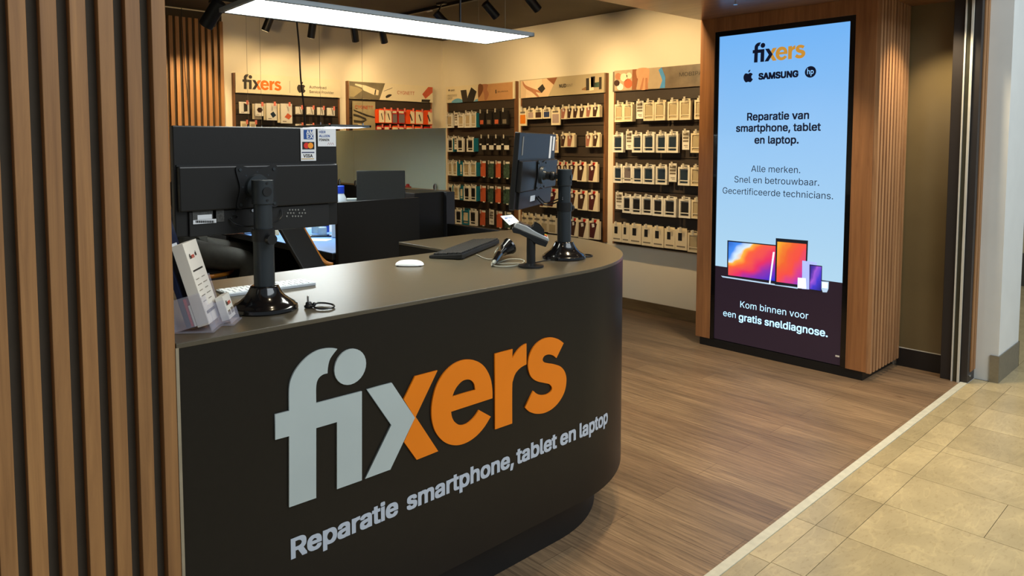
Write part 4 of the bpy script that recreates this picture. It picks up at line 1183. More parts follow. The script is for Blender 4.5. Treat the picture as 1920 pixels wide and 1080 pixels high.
def pole_screen(label, c, yaw, off, top, bot, wid, tilt, plate=0.0, name='pole_monitor'):
    """c: middle of the shell in plan; off: pole in the screen's own frame (along, towards its back)"""
    ux = Vector((math.cos(yaw), math.sin(yaw), 0)); nb = Vector((math.sin(yaw), -math.cos(yaw), 0))   # nb: out of the back
    up = (ZA*math.cos(tilt)+nb*math.sin(tilt)); nn = (nb*math.cos(tilt)-ZA*math.sin(tilt))
    C = Vector((c[0], c[1], (top+bot)/2)); H = top-bot
    pb = Vector((c[0], c[1], 0))+ux*off[0]+nb*off[1]; pb.z = ZT
    r = empty(name, pb, label, 'monitor')
    # stand: flared foot, lower tube, collar with knob, upper tube, head
    obj('base', MB().lathe([(0.086, 0), (0.088, 0.004), (0.086, 0.012), (0.081, 0.015), (0.079, 0.019), (0.066, 0.027), (0.053, 0.038), (0.044, 0.051), (0.039, 0.061), (0.037, 0.066), (0.034, 0.068), (0.0, 0.068)][:-1], pb, 48), BLACKG, r, smooth=True)
    obj('lower_tube', MB().cyl(pb+ZA*0.066, pb+ZA*0.215, 0.0275, n=32), DARKMETAL, r, smooth=True)
    cl = obj('collar', MB().cyl(pb+ZA*0.190, pb+ZA*0.220, 0.0305, n=32).cyl(pb+ZA*0.220, pb+ZA*0.224, 0.0295, n=32), BLACK, r, smooth=True)
    kd = nb if yaw < 0.1 else (nb*0.35+ux).normalized()
    kp = pb+ZA*0.198
    k_ = MB().cyl(kp+kd*0.028, kp+kd*0.040, 0.008, n=16)
    for i in range(8): k_.cyl(kp+kd*0.040, kp+kd*0.054, 0.0155 if i % 2 else 0.0150, 0.014, n=16) if i < 1 else None
    obj('knob', k_, BLACK, cl, smooth=True)
    obj('upper_tube', MB().cyl(pb+ZA*0.215, pb+ZA*0.300, 0.0245, n=32), DARKMETAL, r, smooth=True)
    hd = obj('head_clamp', MB().cyl(pb+ZA*0.290, pb+ZA*0.356, 0.0285, n=32), DARKMETAL, r, smooth=True, bevel=0.002)
    q = pb+ZA*0.325
    obj('screw_cap', MB().cyl(q+nb*0.026, q+nb*0.0305, 0.0125, n=20).cyl(q+nb*0.026+ZA*0.023, q+nb*0.0300+ZA*0.023, 0.0035, n=10).cyl(q+nb*0.026-ZA*0.023, q+nb*0.0300-ZA*0.023, 0.0035, n=10), BLACK, hd, smooth=True)
    # the shell
    pc = C-nn*0.012
    sh = obj('shell', MB().obox(pc, ux, nn, up, wid/2, 0.010, H/2), MONBACK, r, bevel=0.003)
    zb0, zb1 = H*(0.5-0.77), H*(0.5-0.365)
    obj('shell_bulge', MB().obox(C+up*((zb0+zb1)/2)+nn*0.006, ux, nn, up, wid/2-0.007, 0.010, (zb1-zb0)/2), MONBACK, sh, bevel=0.004)
    obj('vent_strip', MB().obox(C+up*(zb1+0.002)+nn*0.0005, ux, nn, up, wid/2-0.006, 0.003, 0.0022), MONLOW, sh)
    low = obj('connector_recess', MB().obox(C+up*((zb0-H/2)/2-0.001)+nn*0.000, ux, nn, up, wid*0.43, 0.006, (H/2+zb0)/2), MONLOW, sh, bevel=0.002)
    obj('display', MB().obox(C-nn*0.0225, ux, nn, up, wid/2-0.008, 0.0006, H/2-0.010), mat('lcd_glass', (14, 16, 20), 0.1, emit=(120, 150, 190), strength=0.15), sh)
    # mounting plate with lobed corners, disc and arm
    m0 = C+up*((zb0+zb1)/2)+ux*plate+nn*0.018
    s = 0.058; P = []
    for a, b in ((-1, -1), (0, -0.86), (1, -1), (0.86, 0), (1, 1), (0, 0.86), (-1, 1), (-0.86, 0)):
        P.append((a*s, b*s, 1) if False else (a*s, b*s))
    pl = obj('mount_plate', MB().prism(rnd(P, 5), m0, ux, up, nn, 0.0, 0.003), BLACK, r)
    sc_ = MB()
    for a in (-1, 1):
        for b in (-1, 1): sc_.cyl(m0+ux*(a*s*0.84)+up*(b*s*0.84)+nn*0.003, m0+ux*(a*s*0.84)+up*(b*s*0.84)+nn*0.006, 0.0042, n=10)
    for a, b in ((0, .72), (0, -.72), (.72, 0), (-.72, 0), (.55, .55), (-.55, .55), (.55, -.55), (-.55, -.55)): sc_.cyl(m0+ux*(a*s)+up*(b*s)+nn*0.003, m0+ux*(a*s)+up*(b*s)+nn*0.0036, 0.0025, n=8)
    obj('plate_screws', sc_, DARKMETAL, pl)
    d0 = m0+nn*0.003
    obj('swivel_disc', MB().cyl(d0, d0+nn*0.010, 0.036, 0.033, n=32).cyl(d0+nn*0.010, d0+nn*0.020, 0.020, 0.017, n=24), DARKMETAL, r, smooth=True)
    a0 = d0+nn*0.018; a1 = q
    obj('arm', MB().cyl(a0, a0+(a1-a0)*0.5, 0.016, n=20).sphere(a0+(a1-a0)*0.35, 0.019).cyl(a0+(a1-a0)*0.4, a1, 0.012, n=20), BLACK, r, smooth=True)
    return r, C, ux, nn, up, H, pb, sh


mt = at(632, 239, 1, 1.965).z; mbot = at(630, 420, 1, 1.965).z
m1, C_, ux_, nn_, up_, H_, pb1, sh1 = pole_screen('black monitor on pole stand seen from behind, beside the brochure holder', (0.897, 1.975), 0.0, (-0.042, 0.092), mt-0.003, mbot-0.003, 0.480, 0.0, -0.024)
yst = 1.9745


def onm(px, py, y=yst): p = at(px, py, 1, y); return p


def mrect(name, l, t, r, b, m, parent, y=yst, lift=0.0006, th=0.0004):
    P = [onm(l, t, y), onm(r, t, y), onm(r, b, y), onm(l, b, y)]
    z1 = (P[0].z+P[1].z)/2; z0 = (P[2].z+P[3].z)/2; x0 = (P[0].x+P[3].x)/2; x1 = (P[1].x+P[2].x)/2
    return flat(name, [(x0, y, z1), (x1, y, z1), (x1, y, z0), (x0, y, z0)], m, parent, -YA, lift, th)


ck = mrect('card_sticker', 563.5, 240.5, 592, 301.5, WHITEINK, sh1)
b_ = mrect('blue_badge', 569, 243.5, 587, 261, BLUEINK, ck, lift=0.0014)
a = onm(573.5, 251.5); text('badge_lettering', 'AM', WHITEINK, ck, a, F_FRONT, width=onm(587, 251).x-a.x, bold=0.02, lift=0.0024, sans=True)
a = onm(574.5, 259.5); text('badge_lettering', 'EX', WHITEINK, ck, a, F_FRONT, width=onm(586.5, 259).x-a.x, bold=0.02, lift=0.0024, sans=True)
mrect('black_badge', 566.5, 266, 589, 280, BLACKC, ck, lift=0.0014)
for cx_, m_ in ((574, mat('print_scarlet', (206, 40, 28), 0.5)), (581.5, mat('print_amber', (240, 150, 30), 0.5))):
    p = onm(cx_, 273); shape('badge_disc', [circle(0, 0, 0.0088)], m_, ck, p, F_FRONT, 1.0, 0.0003, 0.0019 if cx_ < 580 else 0.0023)
mrect('badge_rule', 565.5, 284.8, 589, 286.6, mat('print_indigo', (36, 44, 90), 0.5), ck, lift=0.0014)
mrect('badge_rule', 565, 297.0, 588.5, 298.4, mat('print_gold', (196, 160, 90), 0.5), ck, lift=0.0014)
a = onm(568.5, 295); text('badge_lettering', 'VISA', DARKTXT, ck, a, F_FRONT, width=onm(586, 295).x-a.x, bold=0.02, lift=0.0016, sans=True)
ck = mrect('notice_sticker', 595.5, 242, 629.5, 274.5, WHITEINK, sh1)
for wd, yy, m_, x1_ in (('HIER', 249.5, BLUEINK, 610), ('ALLEEN', 257, BLUEINK, 618), ('PINNEN', 264.3, DARKTXT, 617)):
    a = onm(598, yy); text('notice_lettering', wd, m_, ck, a, F_FRONT, width=onm(x1_, yy).x-a.x, bold=0.025, lift=0.0012, sans=True, hs=0.0135)
P = [onm(614+i*1.9, 271.5-(4 if i % 2 else 0)) for i in range(7)]
obj('red_scribble', MB().tube([p-YA*0.0012 for p in P], 0.0005, 5), mat('print_crimson', (170, 60, 70), 0.5), ck)
yl = 1.968
lb = mrect('rating_label', 361, 393, 405, 420, mat('label_grey', (70, 70, 68), 0.5, vary=0.5, scale=200), sh1, yl)
mrect('white_label', 370, 402.5, 397, 411, WHITEINK, lb, yl, 0.0014)
wl = mrect('barcode_label', 361.5, 411.5, 405, 419, WHITEINK, lb, yl, 0.0018)
bc = MB()
for i in range(26):
    a = onm(366+i*1.35, 413.3, yl); bc.box(a.x, a.x+0.0004+0.0006*((i*7) % 3), yl-0.0032, yl-0.0026, a.z-0.0062, a.z)
obj('barcode', bc, BLACKC, wl)
mrect('rating_label', 399, 393.5, 420, 416, MATS['label_grey'], sh1, yl)
sy = MB()
for i in range(7):
    for j in range(3):
        a = onm(536+i*5.4+(j % 2)*2, 392+j*6.0, yl)
        if (i*3+j) % 5: sy.box(a.x, a.x+0.0048, yl-0.0012, yl-0.0006, a.z-0.0045, a.z)
obj('approval_marks', sy, mat('label_pale', (120, 120, 116), 0.5), sh1)
ps = MB()
for (x, y, r_) in ((473.5, 394.5, 0.0042), (438, 403, 0.003), (442, 395, 0.0024), (434, 409, 0.0028), (442, 406, 0.0034)):
    a = onm(x, y, yl); ps.cyl(a, a-YA*0.0035, r_, n=12)
obj('connector', ps, CHROME, sh1)
P = [onm(430, 411, yl-0.004), onm(440, 419, yl-0.014), onm(458, 424.5, yl-0.02), onm(476, 424, 1.925), onm(482, 421, 1.915)]
obj('power_cable', MB().tube(smooth_path(P), 0.0024, 8), BLACK, m1, smooth=True)
P = [onm(528, 392, yl-0.004), onm(529, 405, yl-0.012), onm(521, 414, yl-0.02), onm(512, 418, 1.925), onm(502, 420, 1.915)]
obj('power_cable', MB().tube(smooth_path(P), 0.0020, 8), BLACK, m1, smooth=True)

mt2, mb2 = 1.548, 1.258
m2, C_, ux_, nn_, up_, H_, pb2, sh2 = pole_screen('angled black monitor on pole stand at the rounded counter end', (2.068, 2.030), math.radians(27.4), (0.004, 0.113), mt2, mb2, 0.50, math.radians(5.0))
for (u, v, w_, h_, m_) in ((0.17, 0.085, 0.028, 0.105, WHITEINK), (0.215, 0.105, 0.026, 0.06, WHITEINK), (-0.205, 0.095, 0.012, 0.07, MATS['label_pale']), (-0.05, -0.112, 0.06, 0.022, WHITEINK)):
    k_ = nn_*(-0.0012 if v > 0 else 0.007)
    obj('sticker', MB().obox(C_+ux_*u+up_*v+k_, ux_, nn_, up_, w_/2, 0.0006, h_/2), m_, sh2)
P = [C_+ux_*0.03-up_*0.11+nn_*0.006, C_+ux_*0.06-up_*0.135+nn_*0.03, C_+ux_*0.06-up_*0.125+nn_*0.06, pb2+ZA*0.245+ux_*-0.028]
obj('power_cable', MB().tube(smooth_path(P), 0.0028, 8), BLACK, m2, smooth=True)
P = [C_-ux_*0.0-up_*0.11+nn_*0.006, C_+ux_*0.03-up_*0.14+nn_*0.03, C_+ux_*0.05-up_*0.135+nn_*0.065, pb2+ZA*0.238+ux_*-0.028]
obj('power_cable', MB().tube(smooth_path(P), 0.0028, 8), BLACK, m2, smooth=True)

# ------------------------------------------------------------------ things on the counter


def on(px, py, z=ZT): return at(px, py, 2, z)


# brochure holder: n faces the visitor's right, w runs along its width
n_ = Vector((0.80, -0.60, 0)).normalized(); w_ = Vector((0.60, 0.80, 0)).normalized()
la = math.radians(16); upl = (ZA*math.cos(la)-n_*math.sin(la)); nl = (n_*math.cos(la)+ZA*math.sin(la))
O_ = Vector((0.622, 1.751, ZT+0.0015))


def lean(mb_, n0, n1, w0, w1, h0, h1):
    c = O_+n_*((n0+n1)/2)+w_*((w0+w1)/2)+ZA*0.004+upl*((h0+h1)/2)
    return mb_.obox(c, nl, w_, upl, (n1-n0)/2*math.cos(la), (w1-w0)/2, (h1-h0)/2)


hold = empty('brochure_holder', O_, 'clear acrylic brochure holder beside the slat wall', 'brochure holder')
obj('floor_plate', MB().obox(O_+n_*-0.004+w_*0.054+ZA*0.0015, n_, w_, ZA, 0.046, 0.056, 0.0015).obox(O_+n_*0.056+w_*0.102+ZA*0.0015, n_, w_, ZA, 0.016, 0.038, 0.0015), CLEAR, hold)
obj('back_plate', lean(MB(), -0.050, -0.047, 0.0, 0.108, 0.0, 0.17), CLEAR, hold)
obj('side_plate', lean(MB(), -0.047, 0.037, -0.002, 0.001, 0.010, 0.085), CLEAR, hold)
obj('side_plate', lean(MB(), -0.047, 0.037, 0.107, 0.110, 0.010, 0.115), CLEAR, hold)
obj('front_plate', lean(MB(), 0.036, 0.039, 0.0, 0.03, 0.0, 0.085).obox(O_, nl, w_, upl, 0, 0, 0) if False else lean(lean(MB(), 0.036, 0.039, 0.0, 0.03, 0.0, 0.085), 0.036, 0.039, 0.03, 0.108, 0.0, 0.06), CLEAR, hold)
obj('card_pocket', lean(lean(MB(), 0.064, 0.067, 0.066, 0.138, 0.0, 0.03), 0.039, 0.067, 0.063, 0.066, 0.004, 0.06), CLEAR, hold)
NAVYP = mat('navy_brochure', (30, 36, 58), 0.35, vary=0.1, scale=12)
bk = tag(obj('brochure', lean(MB(), -0.020, -0.0085, 0.004, 0.102, 0.012, 0.290), NAVYP), 'tall navy brochures at the back of the acrylic holder', 'brochure')
obj('printed_mark', lean(MB(), -0.0083, -0.0077, 0.012, 0.03, 0.235, 0.25), REDTAG, bk)
obj('printed_line', lean(lean(MB(), -0.0083, -0.0077, 0.036, 0.07, 0.244, 0.248), -0.0083, -0.0077, 0.012, 0.085, 0.196, 0.212), WHITEINK, bk)
lf = tag(obj('leaflet_stack', lean(MB(), 0.0065, 0.034, 0.004, 0.104, 0.012, 0.215), mat('leaflet_paper', (226, 220, 208), 0.6, vary=0.02)), 'thick stack of white leaflets standing in the acrylic holder', 'leaflets')


def lshape(n0, w0, h0): return O_+n_*n0+w_*w0+ZA*0.004+upl*h0


FRL = (w_, upl, nl)
logo(lf, lshape(0.0345, 0.020, 0.178), FRL, 0.034, (DARKTXT, mat('leaflet_red', (196, 74, 50), 0.6)), t=0.0002, lift=0.0006)
fruit(lf, lshape(0.0345, 0.061, 0.181), FRL, 0.011, DARKTXT)
obj('printed_heading', lean(MB(), 0.0343, 0.0349, 0.015, 0.085, 0.146, 0.150), DARKTXT, lf)
for i in range(5):
    for w0 in (0.016, 0.058):
        if i or 1: obj('printed_line', lean(MB(), 0.0343, 0.0349, w0, w0+0.022+0.006*(i % 2), 0.126-i*0.014, 0.1276-i*0.014), GREYTXT, lf)
obj('printed_band', lean(MB(), 0.0343, 0.0349, 0.016, 0.086, 0.040, 0.047), DARKTXT, lf)
cd = tag(obj('business_card_stack', lean(MB(), 0.043, 0.062, 0.072, 0.130, 0.008, 0.068), WHITE), 'small stack of white business cards in the front pocket of the holder', 'business cards')
logo(cd, lshape(0.0625, 0.082, 0.044), FRL, 0.036, (DARKTXT, MATS['leaflet_red']), t=0.0002, lift=0.0006)
obj('printed_block', lean(lean(MB(), 0.0621, 0.0627, 0.080, 0.098, 0.02, 0.032), 0.0621, 0.0627, 0.106, 0.124, 0.02, 0.034), GREYTXT, cd)
rb = tag(obj('booklet', lean(MB(), -0.0070, -0.0015, 0.003, 0.09, 0.012, 0.080), REDTAG), 'small red booklet low down in the acrylic holder', 'booklet')
rb2 = tag(obj('booklet', lean(MB(), 0.0005, 0.0045, 0.003, 0.086, 0.012, 0.064), WHITE), 'small white booklet in front of the red one, acrylic holder', 'booklet')

# white keyboard
ang = math.radians(-2.6); kx = Vector((math.cos(ang), math.sin(ang), 0)); ky = Vector((-kx.y, kx.x, 0))
k0 = Vector((0.988, 2.160, ZT))
kb = tag(obj('keyboard', MB().hexa([k0-kx*0.139-ky*0.056, k0+kx*0.139-ky*0.056, k0+kx*0.139+ky*0.056, k0-kx*0.139+ky*0.056,
        k0-kx*0.139-ky*0.056+ZA*0.010, k0+kx*0.139-ky*0.056+ZA*0.010, k0+kx*0.139+ky*0.056+ZA*0.005, k0-kx*0.139+ky*0.056+ZA*0.005]), mat('silver_keyboard', (196, 202, 206), 0.35, vary=0.02), bevel=0.002),
        'slim white keyboard lying behind the brochure side monitor', 'keyboard')
kk = MB()
for j in range(5):
    for i in range(14):
        c = k0+kx*(-0.127+i*0.0195+(j % 2)*0.003)+ky*(-0.043+j*0.0205)+ZA*(0.0105-0.00455*(0.056-0.043+j*0.0205)/0.112*1.0)
        kk.obox(c, kx, ky, ZA, 0.0080, 0.0080, 0.0016)
obj('keys', kk, WHITEP, kb, bevel=0.0006)
# white mouse
mp_ = (on(742, 498)+on(794, 498))/2; md = (on(794, 498)-on(742, 498)).normalized()
mm = MB().sphere((0, 0, 0), 1, n=24)
bmesh.ops.bisect_plane(mm.bm, geom=mm.bm.verts[:]+mm.bm.edges[:]+mm.bm.faces[:], plane_co=(0, 0, 0), plane_no=(0, 0, 1), clear_inner=True)
mw = Vector((-md.y, md.x, 0))
for v in mm.bm.verts:
    c = v.co.copy()
    def sq(a, e=0.8): return math.copysign(abs(a)**e, a)
    v.co = mp_+md*(sq(c.x)*0.054)+mw*(sq(c.y)*0.029)+ZA*(0.003+c.z*0.019)
ms_ = tag(obj('mouse', mm, WHITEP, smooth=True), 'white low domed mouse in front of the black keyboard', 'mouse')
obj('sole', MB().obox(mp_+ZA*0.0018, md, mw, ZA, 0.046, 0.024, 0.0018), BLACK, ms_, bevel=0.001)
# small plug with looped cord
pp = on(579, 577)
pg = empty('barrel_plug', pp, 'small black plug with metal pin and looped cord near counter edge', 'plug')
obj('plug_body', MB().lathe([(0.009, 0), (0.0125, 0.002), (0.0125, 0.006), (0.009, 0.009), (0.0085, 0.014), (0.006, 0.017)], pp, 20).sphere(pp+Vector((0.012, -0.008, 0.009)), 0.006), BLACK, pg, smooth=True)
obj('metal_pin', MB().cyl(pp+ZA*0.012-n_*0.002, pp+ZA*0.032-n_*0.002, 0.0028, n=14).sphere(pp+ZA*0.032-n_*0.002, 0.0028), CHROME, pg, smooth=True)
P = [on(583, 575, ZT+0.006), on(592, 569, ZT+0.006), on(606, 568, ZT+0.006), on(622, 570.5, ZT+0.005), on(626.5, 574.5, ZT+0.004), on(618, 578, ZT+0.004), on(600, 579, ZT+0.004), on(590, 576, ZT+0.005), on(582, 571, ZT+0.006)]
obj('cord', MB().tube(smooth_path(P), 0.0026, 8), BLACK, pg, smooth=True)
P = [on(413, 573, ZT+0.002), on(424, 581, ZT+0.002), on(440, 583, ZT+0.002), on(432, 579, ZT+0.002)]
P = [on(409, 571, ZT+0.003), on(420, 576, ZT+0.003), on(437, 578, ZT+0.003), on(447, 577, ZT+0.003)]
obj('floor_cable', MB().tube(smooth_path(P), 0.0024, 8), BLACK, m1, smooth=True)
P = [on(409, 575, ZT+0.003), on(424, 582, ZT+0.003), on(434, 589, ZT+0.003), on(452, 592, ZT+0.003)]
obj('floor_cable', MB().tube(smooth_path(P), 0.0020, 8), BLACK, m1, smooth=True)

# black keyboard
ka = math.atan2(0.24, 0.427); kx = Vector((math.cos(ka), math.sin(ka), 0)); ky = Vector((-kx.y, kx.x, 0))
k0 = (Vector((1.739, 2.309, ZT))+Vector((1.761, 2.16, ZT))+Vector((2.188, 2.40, ZT))+Vector((2.166, 2.519, ZT)))/4
hw, hd_ = 0.238, 0.070
kb2 = tag(obj('keyboard', MB().hexa([k0-kx*hw-ky*hd_+ZA*0.004, k0+kx*hw-ky*hd_+ZA*0.004, k0+kx*hw+ky*hd_+ZA*0.0, k0-kx*hw+ky*hd_+ZA*0.0,
        k0-kx*hw-ky*hd_+ZA*0.024, k0+kx*hw-ky*hd_+ZA*0.024, k0+kx*hw+ky*hd_+ZA*0.012, k0-kx*hw+ky*hd_+ZA*0.012]), BLACK, bevel=0.003), 'full size black keyboard lying askew behind the white mouse', 'keyboard')
kk = MB()
for j in range(6):
    for i in range(21):
        if i in (15, 17) and False: continue
        yy = -0.056+j*0.0205; hgt = 0.024-0.012*(yy+hd_)/(2*hd_)
        kk.obox(k0+kx*(-0.222+i*0.0222+(j % 3)*0.003)+ky*yy+ZA*(hgt+0.0035), kx, ky, ZA, 0.0088, 0.0085, 0.0035)
obj('keys', kk, mat('black_keycaps', (40, 41, 42), 0.5, vary=0.1), kb2, bevel=0.0012)
fm = MB()
for sgn in (-1, 1): fm.obox(k0+kx*(sgn*0.2)-ky*0.06+ZA*0.003, kx, ky, ZA, 0.012, 0.005, 0.003)
obj('feet', fm, BLACK, kb2)

# card terminal on a post
tb = on(995.5, 500)
tm = empty('card_terminal', tb, 'silver and black card payment terminal on a short post', 'payment terminal')
obj('base', MB().lathe([(0.047, 0), (0.048, 0.003), (0.047, 0.007), (0.026, 0.010), (0.018, 0.014)], tb, 36), BLACK, tm, smooth=True)
dT = (tb-Vector((0, 0, 0))).dot(FW)
dT = (tb-EYEP).dot(FW)
A_ = pd(964, 424, dT); B_ = pd(1029, 449, dT)
e1 = (B_-A_).normalized(); e2 = Vector((0.689, 0.725, 0)); e2 = (e2-e1*e2.dot(e1)).normalized(); e3 = e2.cross(e1)*-1
if e3.z < 0: e3 = -e3
Lg = (B_-A_).length; M_ = (A_+B_)/2
topz = at(994, 447, 1, tb.y).z
obj('post', MB().cyl(tb+ZA*0.008, Vector((tb.x, tb.y, topz+0.02)), 0.0165, n=24), BLACK, tm, smooth=True)
bo = M_+e2*0.012
prof = [(-Lg/2, 0.006), (-Lg/2+0.004, 0.018), (-Lg*0.2, 0.020), (Lg*0.12, 0.012), (Lg/2-0.006, 0.008), (Lg/2, 0.000), (Lg/2, -0.006), (-Lg/2, -0.002)]
obj('silver_case', MB().prism(prof, bo-e2*0.040, e1, e3, e2, 0.0, 0.080), mat('silver_plastic', (168, 172, 172), 0.3, metal=0.3), tm, bevel=0.003)
prof = [(-Lg/2-0.002, -0.002), (Lg/2, -0.007), (Lg/2-0.002, -0.028), (Lg*0.2, -0.030), (0, -0.022), (-Lg*0.30, -0.018), (-Lg/2+0.005, -0.022), (-Lg/2-0.004, -0.012)]
obj('black_underside', MB().prism(prof, bo-e2*0.038, e1, e3, e2, 0.0, 0.076), BLACK, tm, bevel=0.002)
obj('terminal_screen', MB().obox(bo-e1*(Lg*0.22)+e3*0.0195, e1, e2, e3, Lg*0.20, 0.031, 0.002), mat('terminal_lcd', (48, 52, 66), 0.15), tm)
shd = MB()
for sgn in (-1, 1):
    s0 = bo+e2*(0.037*sgn)
    shd.prism([(-0.01, 0.016), (0.002, 0.040), (0.022, 0.036), (Lg*0.32, 0.022), (Lg*0.34, 0.008)], s0, e1, e3, e2, -0.0015, 0.0015)
shd.prism([(-0.037, 0.0), (0.037, 0.0), (0.037, 0.024), (0.0, 0.012), (-0.037, 0.024)], bo-e1*0.002+e3*0.016, e2, e3, e1, -0.0015, 0.0015)
obj('keypad_shield', shd, BLACK, tm)
kcols = [('grey_keys', (120, 130, 130)), ('red_key', (214, 66, 36)), ('yellow_key', (232, 176, 40)), ('green_key', (76, 150, 70))]
gk = MB(); ck_ = {1: MB(), 2: MB(), 3: MB()}
for r_ in range(4):
    for q in range(3):
        c = bo+e1*(0.012+r_*0.0135)+e2*(-0.020+q*0.020)+e3*(0.0155-r_*0.0022)
        (gk if r_ < 3 else ck_[q+1]).obox(c, e1, e2, e3, 0.0048, 0.0078, 0.003)
obj('grey_keys', gk, mat('grey_key', kcols[0][1], 0.4), tm)
for i in (1, 2, 3): obj(kcols[i][0], ck_[i], mat('k_'+kcols[i][0], kcols[i][1], 0.4), tm)
# notice card behind the terminal
P = [pd(938, 405.5, dT+0.03), pd(960, 403, dT+0.06), pd(973, 415.5, dT+0.03), pd(955, 422.5, dT+0.0)]
nv = (P[1]-P[0]).cross(P[3]-P[0]).normalized()
if nv.dot(EYEP-P[0]) < 0: nv = -nv
nc_ = flat('notice_card', P, WHITEINK, tm, nv, 0.0, 0.0012)
u1 = (P[1]-P[0]).normalized(); v1 = nv.cross(u1)
text('notice_lettering', 'BETAAL', BLUEINK, nc_, P[0]+(P[3]-P[0])*0.36+u1*0.008, (u1, v1, nv), width=0.036, bold=0.03, sans=True, lift=0.0018, hs=0.013)
text('notice_lettering', 'HIER MAX', BLUEINK, nc_, P[0]+(P[3]-P[0])*0.66+u1*0.010, (u1, v1, nv), width=0.040, bold=0.03, sans=True, lift=0.0018, hs=0.013)
obj('card_clip', MB().cyl((P[2]+P[3])/2, A_-e3*0.004+e2*0.01, 0.004, n=10), BLACK, tm)

# barcode scanner with its cable
s_h = on(927, 491, ZT+0.014); s_n = on(943, 470, ZT+0.030); s_f = s_n+Vector((0.030, -0.002, 0.014))
scn = empty('barcode_scanner', on(940, 492), 'black handheld barcode scanner lying with coiled pale cable', 'barcode scanner')
hp_ = smooth_path([s_h, s_h+(s_n-s_h)*0.5+ZA*0.004, s_n], 5)
hb = MB()
rr = [0.010, 0.0115, 0.013, 0.014, 0.015, 0.016, 0.016, 0.0165, 0.018, 0.020, 0.022]
for i in range(len(hp_)-1): hb.cyl(hp_[i], hp_[i+1], rr[i], rr[i+1], n=18)
obj('handle', hb, BLACKG, scn, smooth=True)
hb = MB().cyl(s_n, s_f, 0.020, 0.033, n=28).cyl(s_f, s_f+(s_f-s_n).normalized()*0.008, 0.034, 0.034, n=28)
obj('head', hb, BLACKG, scn, smooth=True)
obj('window', MB().cyl(s_f+(s_f-s_n).normalized()*0.008, s_f+(s_f-s_n).normalized()*0.0085, 0.026, 0.026, n=24), mat('scanner_window', (60, 20, 20), 0.1), scn)
obj('trigger', MB().obox(s_h+(s_n-s_h)*0.72-ZA*0.014, (s_n-s_h).normalized(), Vector((0.689, 0.725, 0)), ZA, 0.010, 0.005, 0.006), BLACK, scn)
obj('cable_gland', MB().cyl(s_h, s_h+(s_h-s_n)*0.14-ZA*0.001, 0.0085, 0.005, n=14), mat('pale_cable', (150, 150, 138), 0.5), scn, smooth=True)
P = [s_h+(s_h-s_n)*0.3, on(922, 492, ZT+0.004), on(925, 497.5, ZT+0.004), on(940, 500, ZT+0.004), on(960, 499, ZT+0.004), on(976, 495, ZT+0.004), on(983, 490, ZT+0.004), on(976, 486.5, ZT+0.004), on(955, 486, ZT+0.008), on(940, 490, ZT+0.006), on(932, 494, ZT+0.004), on(950, 494, ZT+0.004), on(975, 494, ZT+0.004)]
obj('cable', MB().tube(smooth_path(P), 0.0022, 8), MATS['pale_cable'], scn, smooth=True)
P = [on(931, 477, ZT+0.004), on(930, 470, ZT+0.012), on(935, 466, ZT+0.014), on(938, 472, ZT+0.008), on(932, 477, ZT+0.004), on(928, 473, ZT+0.010), on(934, 465, ZT+0.018), on(938, 470, ZT+0.012), on(934, 480, ZT+0.004), on(922, 486, ZT+0.003), on(908, 484, ZT+0.003), on(893, 477, ZT+0.003)]
obj('cable', MB().tube(smooth_path(P), 0.0018, 8), MATS['pale_cable'], scn, smooth=True)
P = [on(1004, 492, ZT+0.003), on(1015, 490, ZT+0.003), on(1026, 488, ZT+0.003), on(1035, 487, ZT+0.003)]
obj('cable', MB().tube(smooth_path(P), 0.0022, 8), BLACK, m2, smooth=True)
rg = on(1098, 480.5)
tag(obj('cable_loop', MB().tube([rg+Vector((0.027*math.cos(t*PI/12), 0.027*math.sin(t*PI/12), 0.003)) for t in range(24)], 0.0028, 8, closed=True), BLACK, smooth=True), 'thin black cable loop on the counter behind the angled monitor foot', 'cable')

# ------------------------------------------------------------------ lamps
# slim LED panel over the counter
dA, dB = Vector((0.975, 2.452, 0)), Vector((2.128, 2.402, 0))
lx = (dB-dA).normalized(); ly = Vector((lx.y, -lx.x, 0)); LL = (dB-dA).length; LWd = 0.31


def led_panel(label, P0, lx, ly, LL, W, z, wires, ztop, dm):
    r = empty('led_panel', P0+lx*(LL/2)+ly*(W/2)+ZA*z, label, 'pendant lamp')
    c = P0+lx*(LL/2)+ly*(W/2)+ZA*z
    f = MB()
    for a_, b_, hx, hy in ((0, -W/2+0.007, LL/2, 0.007), (0, W/2-0.007, LL/2, 0.007), (-LL/2+0.007, 0, 0.007, W/2), (LL/2-0.007, 0, 0.007, W/2)):
        f.obox(c+lx*a_+ly*b_+ZA*0.006, lx, ly, ZA, hx, hy, 0.007)
    obj('frame', f, LEDFRAME, r, bevel=0.001)
    obj('back_cover', MB().obox(c+ZA*0.013, lx, ly, ZA, LL/2-0.001, W/2-0.001, 0.0015), LEDFRAME, r)
    obj('diffuser', MB().obox(c+ZA*0.003, lx, ly, ZA, LL/2-0.013, W/2-0.013, 0.0025), dm, r)
    for (u, v, rad, m_) in wires:
        p = P0+lx*u+ly*v+ZA*(z+0.013)
        wr = obj('suspension_wire', MB().cyl(p, (p.x, p.y, ztop), rad, n=6), m_, r)
        obj('wire_grip', MB().cyl(p, p+ZA*0.016, 0.005, n=10), CHROME, wr)
    return r


